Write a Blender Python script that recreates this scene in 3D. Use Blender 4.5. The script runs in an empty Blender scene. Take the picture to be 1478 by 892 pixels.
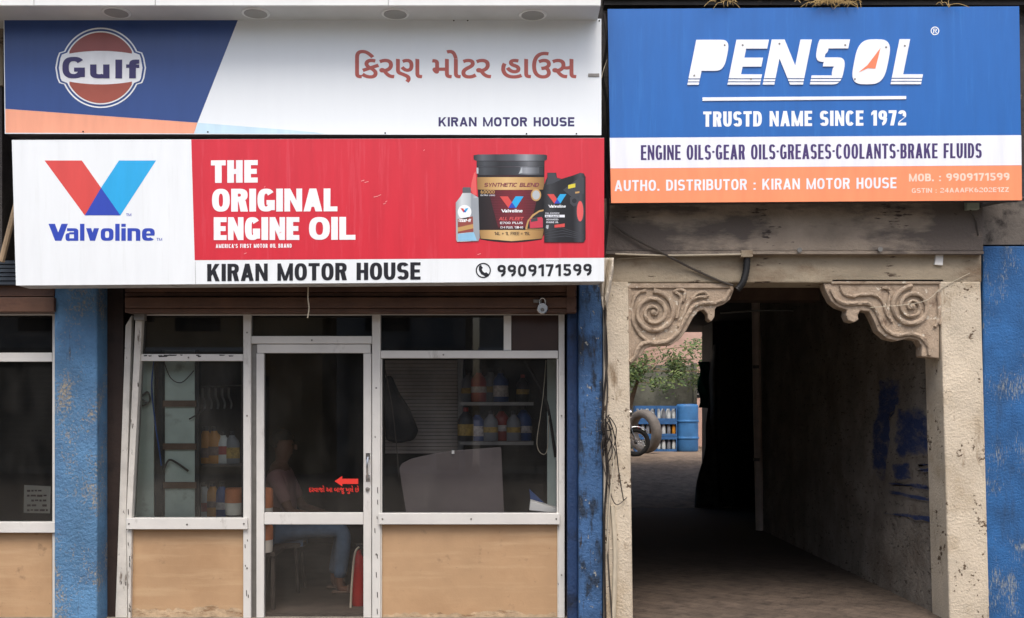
import bpy, bmesh, math, random
from mathutils import Vector, Matrix
from mathutils.geometry import delaunay_2d_cdt

# ------------------------------------------------------------------ camera, sky, sun, exposure
S = bpy.context.scene
C = S.collection
D0, F, CX, HY, H = 7.5, 1462.0, 739.0, 592.0, 1.56      # camera distance to facade, focal in photo px, centre, horizon, height
cd = bpy.data.cameras.new('camera'); cam = bpy.data.objects.new('camera', cd); C.objects.link(cam)
cam.location = (0, -D0, H); cam.rotation_euler = (math.pi/2, 0, 0)
cd.sensor_width = 36; cd.lens = 36*F/1478; cd.shift_y = (HY-446)/1478; cd.clip_end = 500; cd.clip_start = .1
S.camera = cam
SUN_EL, SUN_AZ = math.radians(60), math.radians(-14)
w = bpy.data.worlds.new('World'); S.world = w; w.use_nodes = True
nt = w.node_tree; sky = nt.nodes.new('ShaderNodeTexSky'); sky.sky_type = 'NISHITA'; sky.sun_disc = False
sky.sun_elevation = SUN_EL; sky.sun_rotation = math.pi + SUN_AZ; sky.air_density = 1.0; sky.dust_density = 5.0; sky.ozone_density = 1.0
nt.links.new(sky.outputs[0], nt.nodes['Background'].inputs[0]); nt.nodes['Background'].inputs[1].default_value = .12
sl = bpy.data.lights.new('sun', 'SUN'); so = bpy.data.objects.new('sun', sl); C.objects.link(so)
sl.energy = 1.3; sl.angle = math.radians(34); sl.color = (1, .96, .91)
so.rotation_euler = (math.pi/2 - SUN_EL, 0, SUN_AZ); so.location = (0, -20, 20)
S.view_settings.view_transform = 'Standard'; S.view_settings.look = 'None'
S.view_settings.exposure = .81; S.view_settings.gamma = 1
S.render.engine = 'CYCLES'
S.cycles.use_denoising = True; S.cycles.max_bounces = 8; S.cycles.diffuse_bounces = 4; S.cycles.transparent_max_bounces = 12
S.cycles.sample_clamp_indirect = 6; S.cycles.caustics_reflective = False; S.cycles.caustics_refractive = False
RND = random.Random(7)

# ------------------------------------------------------------------ helpers
def at(px, py, Y=0.):
    k = (D0+Y)/F
    return Vector(((px-CX)*k, Y, H+(HY-py)*k))
def XX(px, Y=0.): return (px-CX)*(D0+Y)/F
def ZZ(py, Y=0.): return H+(HY-py)*(D0+Y)/F
def lin(c): return tuple((v/255/12.92 if v <= 10 else ((v/255+.055)/1.055)**2.4) for v in c)

def mat(name, col, rough=.65, var=.12, vs=5, bump=0., bs=60, spots=(), metal=0., spec=.4, stretch=(1, 1, 1), coat=0, emit=0):
    """principled material; col in sRGB 0..255; spots: (col, scale, threshold, width, (sx,sy,sz), broad scale or 0)"""
    m = bpy.data.materials.new(name); m.use_nodes = True
    t = m.node_tree; N = t.nodes; L = t.links; b = N['Principled BSDF']
    tc = N.new('ShaderNodeTexCoord')
    def mp(sc):
        n = N.new('ShaderNodeMapping'); L.new(tc.outputs['Object'], n.inputs[0]); n.inputs['Scale'].default_value = sc; return n
    def noise(sc, st=(1, 1, 1), det=5, ro=.6):
        n = N.new('ShaderNodeTexNoise'); n.inputs['Scale'].default_value = sc; n.inputs['Detail'].default_value = det
        n.inputs['Roughness'].default_value = ro; L.new(mp(st).outputs[0], n.inputs['Vector']); return n
    def mixc(fac, a, c, mode='MIX'):
        n = N.new('ShaderNodeMix'); n.data_type = 'RGBA'; n.blend_type = mode
        for s, v in ((n.inputs[0], fac), (n.inputs[6], a), (n.inputs[7], c)):
            if hasattr(v, 'is_linked') or isinstance(v, bpy.types.NodeSocket): L.new(v, s)
            else: s.default_value = v
        return n.outputs[2]
    c3 = lin(col); cur = (*c3, 1)
    if var:
        n = noise(vs, stretch, 6)
        mr = N.new('ShaderNodeMapRange'); L.new(n.outputs[0], mr.inputs[0])
        mr.inputs[1].default_value = .3; mr.inputs[2].default_value = .7
        lo = tuple(v*(1-var*1.5) for v in c3); hi = tuple(min(1, v*(1+var)) for v in c3)
        cur = mixc(mr.outputs[0], (*lo, 1), (*hi, 1))
    hgt = None
    for sp in spots:
        sc_, th, wd, st, broad = sp[1], sp[2], sp[3], (sp[4] if len(sp) > 4 else (1, 1, 1)), (sp[5] if len(sp) > 5 else 0)
        n = noise(sc_, st, 6, .65)
        f = n.outputs[0]
        if broad:
            n2 = noise(broad, (1, 1, .6), 3)
            ma = N.new('ShaderNodeMath'); ma.operation = 'ADD'; L.new(f, ma.inputs[0]); L.new(n2.outputs[0], ma.inputs[1])
            mb_ = N.new('ShaderNodeMath'); mb_.operation = 'MULTIPLY'; L.new(ma.outputs[0], mb_.inputs[0]); mb_.inputs[1].default_value = .5; f = mb_.outputs[0]
        mr = N.new('ShaderNodeMapRange'); L.new(f, mr.inputs[0]); mr.inputs[1].default_value = th; mr.inputs[2].default_value = th+wd
        cur = mixc(mr.outputs[0], cur, (*lin(sp[0]), 1))
        hgt = mr.outputs[0]
    if isinstance(cur, tuple): b.inputs['Base Color'].default_value = cur
    else: L.new(cur, b.inputs['Base Color'])
    b.inputs['Roughness'].default_value = rough; b.inputs['Metallic'].default_value = metal
    b.inputs['Specular IOR Level'].default_value = spec
    if coat: b.inputs['Coat Weight'].default_value = coat; b.inputs['Coat Roughness'].default_value = .15
    if emit: b.inputs['Emission Color'].default_value = (*c3, 1); b.inputs['Emission Strength'].default_value = emit
    if bump:
        n = noise(bs, (1, 1, 1), 5, .65); bn = N.new('ShaderNodeBump'); bn.inputs['Strength'].default_value = bump; bn.inputs['Distance'].default_value = .02
        h = n.outputs[0]
        if hgt is not None:
            ms = N.new('ShaderNodeMath'); ms.operation = 'MULTIPLY_ADD'; L.new(hgt, ms.inputs[0]); ms.inputs[1].default_value = -.25; L.new(h, ms.inputs[2]); h = ms.outputs[0]
        L.new(h, bn.inputs['Height']); L.new(bn.outputs[0], b.inputs['Normal'])
    return m

def glass_mat(name, tint, dust_haze, refl=1.0):
    m = bpy.data.materials.new(name); m.use_nodes = True; t = m.node_tree; N = t.nodes; L = t.links
    N.remove(N['Principled BSDF']); out = N['Material Output']
    tr = N.new('ShaderNodeBsdfTransparent'); tr.inputs[0].default_value = (*tint, 1)
    gl = N.new('ShaderNodeBsdfGlossy'); gl.inputs['Roughness'].default_value = .015; gl.inputs[0].default_value = (refl, refl, refl, 1)
    fr = N.new('ShaderNodeFresnel'); fr.inputs[0].default_value = 1.55
    m1 = N.new('ShaderNodeMixShader'); L.new(fr.outputs[0], m1.inputs[0]); L.new(tr.outputs[0], m1.inputs[1]); L.new(gl.outputs[0], m1.inputs[2])
    df = N.new('ShaderNodeBsdfDiffuse'); df.inputs[0].default_value = (.35, .34, .31, 1)
    tc = N.new('ShaderNodeTexCoord'); mp = N.new('ShaderNodeMapping'); mp.inputs['Scale'].default_value = (2.2, 1, 1.2); L.new(tc.outputs['Object'], mp.inputs[0])
    no = N.new('ShaderNodeTexNoise'); no.inputs['Scale'].default_value = 2.5; no.inputs['Detail'].default_value = 8; L.new(mp.outputs[0], no.inputs['Vector'])
    mr = N.new('ShaderNodeMapRange'); mr.inputs[1].default_value = .4; mr.inputs[2].default_value = .75; mr.inputs[3].default_value = dust_haze*.25; mr.inputs[4].default_value = dust_haze
    L.new(no.outputs[0], mr.inputs[0])
    m2 = N.new('ShaderNodeMixShader'); L.new(mr.outputs[0], m2.inputs[0]); L.new(m1.outputs[0], m2.inputs[1]); L.new(df.outputs[0], m2.inputs[2])
    L.new(m2.outputs[0], out.inputs[0]); return m

class MB:
    def __init__(s): s.v = []; s.f = []
    def add(s, vs, fs):
        o = len(s.v); s.v += [tuple(p) for p in vs]; s.f += [tuple(i+o for i in f) for f in fs]; return s
    def box(s, a, b):
        (x0, y0, z0), (x1, y1, z1) = a, b
        vs = [(x, y, z) for z in (z0, z1) for y in (y0, y1) for x in (x0, x1)]
        return s.add(vs, [(0, 2, 3, 1), (4, 5, 7, 6), (0, 1, 5, 4), (2, 6, 7, 3), (0, 4, 6, 2), (1, 3, 7, 5)])
    def boxp(s, x0, y0, x1, y1, Y0, Y1):                 # photo rectangle seen at depth Y0, running back to Y1
        a = at(x0, y1, Y0); b = at(x1, y0, Y0); return s.box((a.x, Y0, a.z), (b.x, Y1, b.z))
    def slab(s, pts, Y0, Y1):                            # photo polygon at depth Y0, extruded to Y1
        w_ = [at(p[0], p[1], Y0) for p in pts]; return s.prism(w_, Vector((0, Y1-Y0, 0)))
    def prism(s, pts, d):
        n = len(pts); vs = list(pts)+[Vector(p)+d for p in pts]
        fs = [tuple(range(n)), tuple(range(2*n-1, n-1, -1))]+[(i, i+n, (i+1) % n+n, (i+1) % n) for i in range(n)]
        return s.add(vs, fs)
    def sheet(s, pts, Y): return s.add([at(p[0], p[1], Y) for p in pts], [tuple(range(len(pts)))])
    def tube(s, pts, r, n=8, cap=True):
        pts = [Vector(p) for p in pts]; rs = r if isinstance(r, (list, tuple)) else [r]*len(pts)
        o = len(s.v); up = None
        for i, p in enumerate(pts):
            t = (pts[min(i+1, len(pts)-1)]-pts[max(i-1, 0)]).normalized()
            if up is None:
                up = t.orthogonal().normalized()
            up = (up-t*up.dot(t)); up = up.normalized() if up.length > 1e-6 else t.orthogonal().normalized(); v = t.cross(up)
            for k in range(n):
                a = 2*math.pi*k/n; s.v.append(tuple(p+(up*math.cos(a)+v*math.sin(a))*rs[i]))
        for i in range(len(pts)-1):
            for k in range(n):
                s.f.append((o+i*n+k, o+i*n+(k+1) % n, o+(i+1)*n+(k+1) % n, o+(i+1)*n+k))
        if cap: s.f.append(tuple(o+k for k in range(n-1, -1, -1))); s.f.append(tuple(o+(len(pts)-1)*n+k for k in range(n)))
        return s
    def lathe(s, prof, c, n=24, axis='Z', sx=1, sy=1):
        o = len(s.v); c = Vector(c)
        for r, h in prof:
            for k in range(n):
                a = 2*math.pi*k/n; x, y = r*math.cos(a)*sx, r*math.sin(a)*sy
                p = {'Z': (x, y, h), 'Y': (x, h, y), 'X': (h, x, y)}[axis]; s.v.append(tuple(c+Vector(p)))
        for i in range(len(prof)-1):
            for k in range(n): s.f.append((o+i*n+k, o+i*n+(k+1) % n, o+(i+1)*n+(k+1) % n, o+(i+1)*n+k))
        s.f.append(tuple(o+k for k in range(n-1, -1, -1))); s.f.append(tuple(o+(len(prof)-1)*n+k for k in range(n)))
        return s
    def build(s, name, m, parent=None, bevel=0, smooth=False, **kw):
        me = bpy.data.meshes.new(name); me.from_pydata(s.v, [], s.f); me.materials.append(m)
        bm = bmesh.new(); bm.from_mesh(me); bmesh.ops.recalc_face_normals(bm, faces=bm.faces); bm.to_mesh(me); bm.free()
        if smooth:
            for p in me.polygons: p.use_smooth = True
            me.set_sharp_from_angle(angle=math.radians(40))
        o = bpy.data.objects.new(name, me); C.objects.link(o)
        if parent is not None: hang(o, parent)
        if bevel:
            b = o.modifiers.new('bevel', 'BEVEL'); b.width = bevel; b.segments = 2; b.limit_method = 'ANGLE'
        for k, v in kw.items(): o[k] = v
        return o

def base_of(o):
    p = Vector((0, 0, 0))
    while o is not None: p = p+o.location if o.type == 'EMPTY' else p; o = o.parent
    return p
def hang(o, parent):
    o.parent = parent; o.matrix_parent_inverse = Matrix.Translation(-base_of(parent)) if parent.type == 'EMPTY' else Matrix()
def thing(name, label, cat, loc=(0, 0, 0), group=None):
    o = bpy.data.objects.new(name, None); C.objects.link(o); o.location = loc; o.empty_display_size = .1
    o['label'] = label; o['category'] = cat
    if group: o['group'] = group
    return o
def tag(o, label, cat, group=None):
    o['label'] = label; o['category'] = cat
    if group: o['group'] = group
    return o
def copy_tree(o, loc, rz=0, label=None):
    r = o.copy(); C.objects.link(r); r.location = loc; r.rotation_euler = (0, 0, rz)
    if label: r['label'] = label
    for ch in o.children:
        c = ch.copy(); C.objects.link(c); c.parent = r
        for g in ch.children:
            d = g.copy(); C.objects.link(d); d.parent = c
    return r

def smooth_path(pts, n=6):
    pts = [Vector(p) for p in pts]; out = []
    for i in range(len(pts)-1):
        p0, p1, p2, p3 = pts[max(i-1, 0)], pts[i], pts[i+1], pts[min(i+2, len(pts)-1)]
        for k in range(n):
            t = k/n; out.append(.5*((2*p1)+(p2-p0)*t+(2*p0-5*p1+4*p2-p3)*t*t+(3*p1-p0-3*p2+p3)*t**3))
    return out+[pts[-1]]

# ------------------------------------------------------------------ lettering: strokes -> one flat mesh
def _se(cx, cy, rx, ry, a, n):
    c, s_ = math.cos(a), math.sin(a)
    return (cx+rx*math.copysign(abs(c)**(2/n), c), cy+ry*math.copysign(abs(s_)**(2/n), s_))
def arc(cx, cy, rx, ry, tx, ty, a0, a1, n=2.5, seg=16):
    A = [math.radians(a0+(a1-a0)*i/seg) for i in range(seg+1)]
    o = [_se(cx, cy, rx, ry, a, n) for a in A]; i_ = [_se(cx, cy, rx-tx, ry-ty, a, n) for a in A]
    return [[o[k], o[k+1], i_[k+1], i_[k]] for k in range(seg)]
def R(x0, y0, x1, y1): return [(x0, y0), (x1, y0), (x1, y1), (x0, y1)]
def DG(xa, ya, xb, yb, h): return [(xa, ya), (xa+h, ya), (xb+h, yb), (xb, yb)]
def glyph(ch, W, s, t):
    w = W; r4 = (1+t)/4
    if ch == ' ': return [], W*.55
    if ch == 'A':
        w = W*1.12; h = s*1.02; return [DG(0, 0, w/2-h/2, 1, h), DG(w-h, 0, w/2-h/2, 1, h), R(w*.2, .2, w*.8, .2+t*.9)], w
    if ch == 'B': return [R(0, 0, s, 1)]+[R(s, y, w*.5, y+t) for y in (0, .5-t/2, 1-t)]+arc(w*.5, 1-r4, w*.46, r4, s, t, -90, 90)+arc(w*.5, r4, w*.5, r4, s, t, -90, 90), w
    if ch == 'C': return arc(w/2, .5, w/2, .5, s, t, 38, 322, 2.6, 24), w
    if ch == 'D': return [R(0, 0, s, 1), R(s, 0, w*.42, t), R(s, 1-t, w*.42, 1)]+arc(w*.42, .5, w*.58, .5, s, t, -90, 90), w
    if ch == 'E': w *= .88; return [R(0, 0, s, 1), R(s, 0, w, t), R(s, 1-t, w, 1), R(s, .5-t/2, w*.93, .5+t/2)], w
    if ch == 'F': w *= .84; return [R(0, 0, s, 1), R(s, 1-t, w, 1), R(s, .47-t/2, w*.92, .47+t/2)], w
    if ch == 'G': w *= 1.04; return arc(w/2, .5, w/2, .5, s, t, 38, 335, 2.6, 24)+[R(w-s*.95, .06, w, .5), R(w*.52, .5-t*.95, w-s*.9, .5)], w
    if ch == 'H': return [R(0, 0, s, 1), R(w-s, 0, w, 1), R(s, .5-t/2, w-s, .5+t/2)], w
    if ch == 'I': return [R(0, 0, s, 1)], s
    if ch == 'J': w *= .8; return [R(w-s, .3, w, 1)]+arc(w/2, .32, w/2, .32, s, t, 180, 360), w
    if ch == 'K': w *= 1.1; h = s*1.08; return [R(0, 0, s, 1), [(s*.9, .26), (s*.9, .56), (w-h*1.1, 1), (w-.02, 1)], DG(w-h, 0, s*.95, .62, h*.95)], w
    if ch == 'L': w *= .82; return [R(0, 0, s, 1), R(s, 0, w, t)], w
    if ch == 'M': w *= 1.34; k = s*.86; h = k*.92; return [R(0, 0, k, 1), R(w-k, 0, w, 1), DG(w/2-h/2, 0, 0, 1, h), DG(w/2-h/2, 0, w-h, 1, h)], w
    if ch == 'N': w *= 1.06; k = s*min(1, .82+.5*max(0, w-2.4*s)); h = k*1.02; return [R(0, 0, k, 1), R(w-k, 0, w, 1), DG(w-h, 0, 0, 1, h)], w
    if ch in 'O0Q':
        if ch == 'O': w *= 1.06
        return arc(w/2, .5, w/2, .5, s, t, 0, 360, 2.5, 30), w
    if ch == 'P': return [R(0, 0, s, 1), R(s, 1-t, w*.5, 1), R(s, .42, w*.5, .42+t)]+arc(w*.5, .71, w*.5, .29, s, t, -90, 90), w
    if ch == 'R': return [R(0, 0, s, 1), R(s, 1-t, w*.5, 1), R(s, .44, w*.5, .44+t)]+arc(w*.5, .72, w*.48, .28, s, t, -90, 90)+[DG(w-s*1.1, 0, w*.42, .48, s*1.1)], w
    if ch == 'S': return arc(w/2, 1-r4, w/2, r4, s, t, 22, 270, 2.5, 18)+arc(w/2, r4, w/2, r4, s, t, 90, -158, 2.5, 18), w
    if ch == 'T': w *= .96; return [R(w/2-s/2, 0, w/2+s/2, 1-t), R(0, 1-t, w, 1)], w
    if ch == 'U': return [R(0, .4, s, 1), R(w-s, .4, w, 1)]+arc(w/2, .42, w/2, .42, s, t, 180, 360), w
    if ch == 'V': h = s*1.05; return [DG(w/2-h/2, 0, 0, 1, h), DG(w/2-h/2, 0, w-h, 1, h)], w
    if ch == 'X': h = s*1.1; return [DG(0, 0, w-h, 1, h), DG(w-h, 0, 0, 1, h)], w
    if ch == 'Y': h = s; return [R(w/2-s/2, 0, w/2+s/2, .42), DG(w/2-h/2, .4, 0, 1, h), DG(w/2-h/2, .4, w-h, 1, h)], w
    if ch == 'Z': w *= .92; h = s*1.2; return [R(0, 0, w, t), R(0, 1-t, w, 1), DG(0, t*.8, w-h, 1-t*.8, h)], w
    if ch == '1': w *= .66; return [R(w-s, 0, w, 1), [(w-s, 1), (w-s, 1-t*1.3), (0, .66), (0, .66+t)]], w
    if ch == '2':
        w *= .95; return arc(w/2, .7, w/2, .3, s, t, 165, -30, 2.3)+[[(w*.99, .62), (w*.80, .5), (0, t*.7), (s*.3, t*1.5)], R(0, 0, w, t)], w
    if ch == '4': h = s; return [R(w*.58, 0, w*.58+s, 1), R(0, .22, w, .22+t), [(0, .3), (s*.9, .3), (w*.58+s*.5, 1), (w*.58, 1)]], w
    if ch == '5': return [R(w*.12, 1-t, w*.92, 1), R(w*.1, .5, w*.1+s*.95, 1)]+arc(w/2, .32, w/2, .32, s, t, 128, -158, 2.3, 20), w
    if ch == '6': return arc(w/2, .31, w/2, .31, s, t, 0, 360, 2.3, 24)+arc(w*.62, .5, w*.62, .5, s, t, 95, 180, 2.2, 10), w
    if ch == '7': w *= .92; return [R(0, 1-t, w, 1), DG(w*.2, 0, w-s*1.05, 1-t*.7, s*1.05)], w
    if ch == '8': return arc(w/2, 1-r4, w*.46, r4, s, t, 0, 360, 2.3, 22)+arc(w/2, r4, w*.5, r4, s, t, 0, 360, 2.3, 22), w
    if ch == '9': return arc(w/2, .69, w/2, .31, s, t, 0, 360, 2.3, 24)+arc(w*.36, .5, w*.64, .5, s, t, 0, -82, 2.2, 12), w
    if ch == '.': return [R(0, 0, s, s*.95)], s
    if ch == ',': return [[(0, .12), (s, .12), (s*.4, -.16), (-s*.1, -.16)]], s
    if ch == ':': return [R(0, 0, s, s*.8), R(0, .5, s, .5+s*.8)], s
    if ch == '*': return [R(0, .46, s*.9, .46+s*.75)], s*.9       # middle dot
    if ch == '-': return [R(0, .36, W*.5, .36+t)], W*.5
    if ch == '+': return [R(0, .4, W*.8, .4+t), R(W*.4-s/2, .15, W*.4+s/2, .15+.5+t)], W*.8
    if ch == '=': return [R(0, .25, W*.7, .25+t), R(0, .55, W*.7, .55+t)], W*.7
    if ch == "'": return [R(0, .66, s*.7, 1)], s*.7
    if ch == '/': return [DG(0, 0, W*.4, 1, s*.8)], W*.4+s*.8
    # lower case used on the signs (square heavy cut)
    if ch == 'a': return [R(w-s, 0, w, .5), R(w*.12, .74-t, w*.6, .74), R(w*.3, .44-t*.35, w-s, .44+t*.35)]+arc(w*.6, .5, w*.4, .24, s, t, 0, 90, 3)+arc(w*.32, .22, w*.32, .22+t*.1, s*.9, t*.85, 90, 270, 3)+[R(w*.3, 0, w-s, t*.85)], w
    if ch == 'l': return [R(0, 0, s, 1)], s
    if ch == 'v': h = s*1.15; return [DG(w/2-h/2, 0, 0, .74, h), DG(w/2-h/2, 0, w-h, .74, h)], w
    if ch == 'o': return arc(w/2, .37, w/2, .37, s, t, 0, 360, 3.4, 30), w
    if ch == 'i': return [R(0, 0, s, .74), R(0, .82, s, 1)], s
    if ch == 'n': return [R(0, 0, s, .74), R(w-s, 0, w, .5), R(s, .74-t, w*.5, .74)]+arc(w*.5, .48, w*.5, .26, s, t, 0, 90, 3), w
    if ch == 'e': return arc(w/2, .37, w/2, .37, s, t, 0, 318, 3.2, 26)+[R(s*.9, .37-t*.4, w*.97, .37+t*.35)], w
    if ch == 'u': return [R(0, .3, s, .74), R(w-s, 0, w, .74)]+arc(w*.48, .3, w*.48, .3, s, t, 180, 320, 2.6), w
    if ch == 'f': w = s*1.95; return [R(s*.45, 0, s*1.45, .72), R(0, .74-t*.9, w, .74)]+arc(s*1.45, .72, s, .28, s, t*1.1, 90, 180, 2.6)+[R(s*1.43, 1-t*1.1, w, 1)], w
    return [R(0, 0, w, 1)], w
def clip_y(poly, lo, hi):
    def half(P, f, v):
        out = []
        for i in range(len(P)):
            a, b = P[i], P[(i+1) % len(P)]; fa, fb = f(a[1]), f(b[1])
            if fa: out.append(a)
            if fa != fb:
                k = (v-a[1])/(b[1]-a[1]); out.append((a[0]+(b[0]-a[0])*k, v))
        return out
    p = half(poly, lambda y: y >= lo, lo)
    return half(p, lambda y: y <= hi, hi) if p else p
def union(polys):
    vs, fs = [], []
    for p in polys:
        if len(p) < 3: continue
        ar = sum(p[i][0]*p[(i+1) % len(p)][1]-p[(i+1) % len(p)][0]*p[i][1] for i in range(len(p)))
        if abs(ar) < 1e-7: continue
        q = p if ar > 0 else p[::-1]
        fs.append(list(range(len(vs), len(vs)+len(q)))); vs += [Vector(a) for a in q]
    r = delaunay_2d_cdt(vs, [], fs, 1, 1e-5)
    return [tuple(v) for v in r[0]], [tuple(f) for f, og in zip(r[2], r[5]) if og]
_gc = {}
def text_px(txt, W, s, t, gap):
    out, x = [], 0
    for i, ch in enumerate(txt):
        g, wd = glyph(ch, W, s, t); out.append((ch, x)); x += wd+(gap if i < len(txt)-1 else 0)
    return out, x
def letter(mb, txt, x0, x1, yb0, yb1, h, Y, s=.2, t=None, gap=None, shear=0, bands=None):
    t = s*.85 if t is None else t; gap = s*.45 if gap is None else gap
    tgt = (x1-x0-shear*h)/h; lo, hi = .05, 3.
    for _ in range(40):
        W = (lo+hi)/2
        if text_px(txt, W, s, t, gap)[1] > tgt: hi = W
        else: lo = W
    lay, tot = text_px(txt, W, s, t, gap)
    for ch, x in lay:
        key = (ch, round(W, 5), s, t, bool(bands))
        if key not in _gc:
            pol = glyph(ch, W, s, t)[0]
            if bands: pol = [c for p in pol for b in bands for c in [clip_y(p, *b)] if len(c) > 2]
            _gc[key] = union(pol) if pol else ([], [])
        vs, fs = _gc[key]
        P = []
        for u, v in vs:
            X = (x+u)/tot; P.append(at(x0+(x+u)*h+shear*v*h, yb0+(yb1-yb0)*X-v*h, Y))
        mb.add(P, fs)
    return mb
def font_text(txt, x0, y0, x1, y1, Y, off):              # script the stroke letters do not cover: drawn with the built-in font
    c = bpy.data.curves.new('lettering', 'FONT'); c.body = txt; c.offset = off; c.resolution_u = 4
    o = bpy.data.objects.new('lettering', c); C.objects.link(o); bpy.context.view_layer.update()
    me = bpy.data.meshes.new_from_object(o.evaluated_get(bpy.context.evaluated_depsgraph_get()))
    vs = [v.co.copy() for v in me.vertices]; fs = [tuple(p.vertices) for p in me.polygons]
    bpy.data.objects.remove(o); bpy.data.curves.remove(c); bpy.data.meshes.remove(me)
    if not vs: return MB()
    ax, bx = min(v.x for v in vs), max(v.x for v in vs); ay, by = min(v.y for v in vs), max(v.y for v in vs)
    return MB().add([at(x0+(v.x-ax)/(bx-ax)*(x1-x0), y1-(v.y-ay)/(by-ay)*(y1-y0), Y) for v in vs], fs)
def disc(cx, cy, r, n=48, ry=None, a0=0, a1=360):
    return [(cx+r*math.cos(math.radians(a0+(a1-a0)*i/n)), cy+(ry or r)*math.sin(math.radians(a0+(a1-a0)*i/n))) for i in range(n if a1-a0 >= 360 else n+1)]
def ring(mb, cx, cy, r0, r1, Y, n=48):
    a = disc(cx, cy, r0, n); b = disc(cx, cy, r1, n)
    return mb.add([at(*p, Y) for p in a+b], [(i, (i+1) % n, n+(i+1) % n, n+i) for i in range(n)])


# ------------------------------------------------------------------ materials
m_ground = mat('street_ground', (128, 120, 110), .9, .2, 3, .5, 30, [((88, 82, 76), 4, .52, .2)])
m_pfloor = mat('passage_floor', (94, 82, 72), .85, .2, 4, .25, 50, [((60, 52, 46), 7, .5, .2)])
m_dirt = mat('dirt', (134, 116, 98), .95, .25, 6, .6, 25, [((160, 145, 125), 18, .6, .1)])
BL = (88, 132, 172)
m_blue = mat('worn_blue_paint', BL, .6, .22, 3, .85, 42, [((72, 104, 140), 2.5, .5, .25), ((70, 82, 96), 6, .64, .1, (2, 2, .3)), ((164, 156, 140), 60, .53, .09, (1, 1, .8), 3.4)])
m_blue_dark = mat('deep_blue_paint', (58, 94, 138), .65, .3, 4, .7, 36, [((30, 46, 66), 7, .5, .1, (1.6, 1, .6)), ((48, 46, 46), 14, .6, .06, (2, 1, .3)), ((160, 158, 148), 24, .635, .02)])
m_blue_streak = mat('streaked_blue_paint', (40, 94, 150), .7, .25, 4, .6, 60, [((40, 62, 88), 3, .54, .2, (1.5, 1, .4)), ((136, 144, 148), 60, .545, .08, (1.6, 1.6, .35), 3.6)])
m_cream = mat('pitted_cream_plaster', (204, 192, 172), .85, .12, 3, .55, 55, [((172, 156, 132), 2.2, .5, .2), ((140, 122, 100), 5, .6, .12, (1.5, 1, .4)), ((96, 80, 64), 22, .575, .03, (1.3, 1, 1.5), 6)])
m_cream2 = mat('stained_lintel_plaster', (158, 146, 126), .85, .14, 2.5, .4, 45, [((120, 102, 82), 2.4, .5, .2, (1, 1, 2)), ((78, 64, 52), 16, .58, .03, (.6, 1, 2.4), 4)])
m_beam = mat('flaking_beam', (150, 138, 124), .88, .18, 4, .45, 40, [((98, 90, 84), 2.6, .475, .06, (.5, 1, 1.7), 1.3), ((66, 58, 54), 22, .6, .03, (.5, 1, 2.5), 4)])
m_corbel = mat('painted_corbel', (174, 156, 136), .8, .2, 7, .5, 45, [((124, 106, 90), 7, .53, .16), ((206, 198, 182), 20, .62, .03), ((92, 80, 70), 26, .655, .03)])
m_passw = mat('grimy_passage_plaster', (140, 133, 123), .9, .25, 3, .9, 30, [((112, 102, 92), 2.6, .46, .22, (1, 1, .7)), ((74, 66, 60), 18, .58, .08, (1, .7, 2))])
PW = dict(name='', col=(140, 133, 123), rough=.9, var=.25, vs=3, bump=.9, bs=30, spots=[((112, 102, 92), 2.6, .46, .22, (1, 1, .7)), ((74, 66, 60), 18, .58, .08, (1, .7, 2))])
m_smear = mat(**{**PW, 'name': 'plaster_with_faded_blue_paint'})
def paint_over(m, col):                                  # old blue paint: worn by noise, thinning out to its own rim (point attribute)
    t = m.node_tree; N = t.nodes; L = t.links; bs = N['Principled BSDF']; src = bs.inputs['Base Color'].links[0].from_socket
    at_ = N.new('ShaderNodeAttribute'); at_.attribute_name = 'paint'; tc = N.new('ShaderNodeTexCoord'); mp = N.new('ShaderNodeMapping'); mp.inputs['Scale'].default_value = (1, 1.2, 3.2); L.new(tc.outputs['Object'], mp.inputs[0])
    no = N.new('ShaderNodeTexNoise'); no.inputs['Scale'].default_value = 5; no.inputs['Detail'].default_value = 9; no.inputs['Roughness'].default_value = .7; L.new(mp.outputs[0], no.inputs['Vector'])
    ad = N.new('ShaderNodeMath'); ad.operation = 'MULTIPLY_ADD'; L.new(at_.outputs['Fac'], ad.inputs[0]); ad.inputs[1].default_value = .42; L.new(no.outputs[0], ad.inputs[2])
    mr = N.new('ShaderNodeMapRange'); L.new(ad.outputs[0], mr.inputs[0]); mr.inputs[1].default_value = .62; mr.inputs[2].default_value = .92; mr.inputs[4].default_value = .93
    mx = N.new('ShaderNodeMix'); mx.data_type = 'RGBA'; L.new(mr.outputs[0], mx.inputs[0]); L.new(src, mx.inputs[6]); mx.inputs[7].default_value = (*lin(col), 1); L.new(mx.outputs[2], bs.inputs['Base Color'])
paint_over(m_smear, (34, 56, 104))
m_darkw = mat('dark_tiled_wall', (58, 54, 52), .6, .3, 4, .4, 25, [((96, 88, 78), 9, .62, .06)])
m_ceil = mat('sooty_ceiling', (66, 62, 58), .9, .2, 3)
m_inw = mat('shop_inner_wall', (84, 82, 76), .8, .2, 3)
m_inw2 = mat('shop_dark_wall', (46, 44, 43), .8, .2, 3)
m_alu = mat('brushed_aluminium', (212, 211, 207), .5, .06, 3, .06, 60, [((150, 146, 140), 5, .6, .15, (1, 1, .4)), ((70, 64, 58), 34, .72, .03, (1, 1, .4))], metal=.05)
m_alu_w = mat('worn_pale_frame', (208, 205, 198), .6, .12, 6, .25, 50, [((120, 110, 100), 12, .62, .06, (1, 1, .25)), ((56, 48, 42), 24, .64, .03, (1, 1, .3))])
m_gasket = mat('black_gasket', (26, 25, 25), .6, 0)
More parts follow.
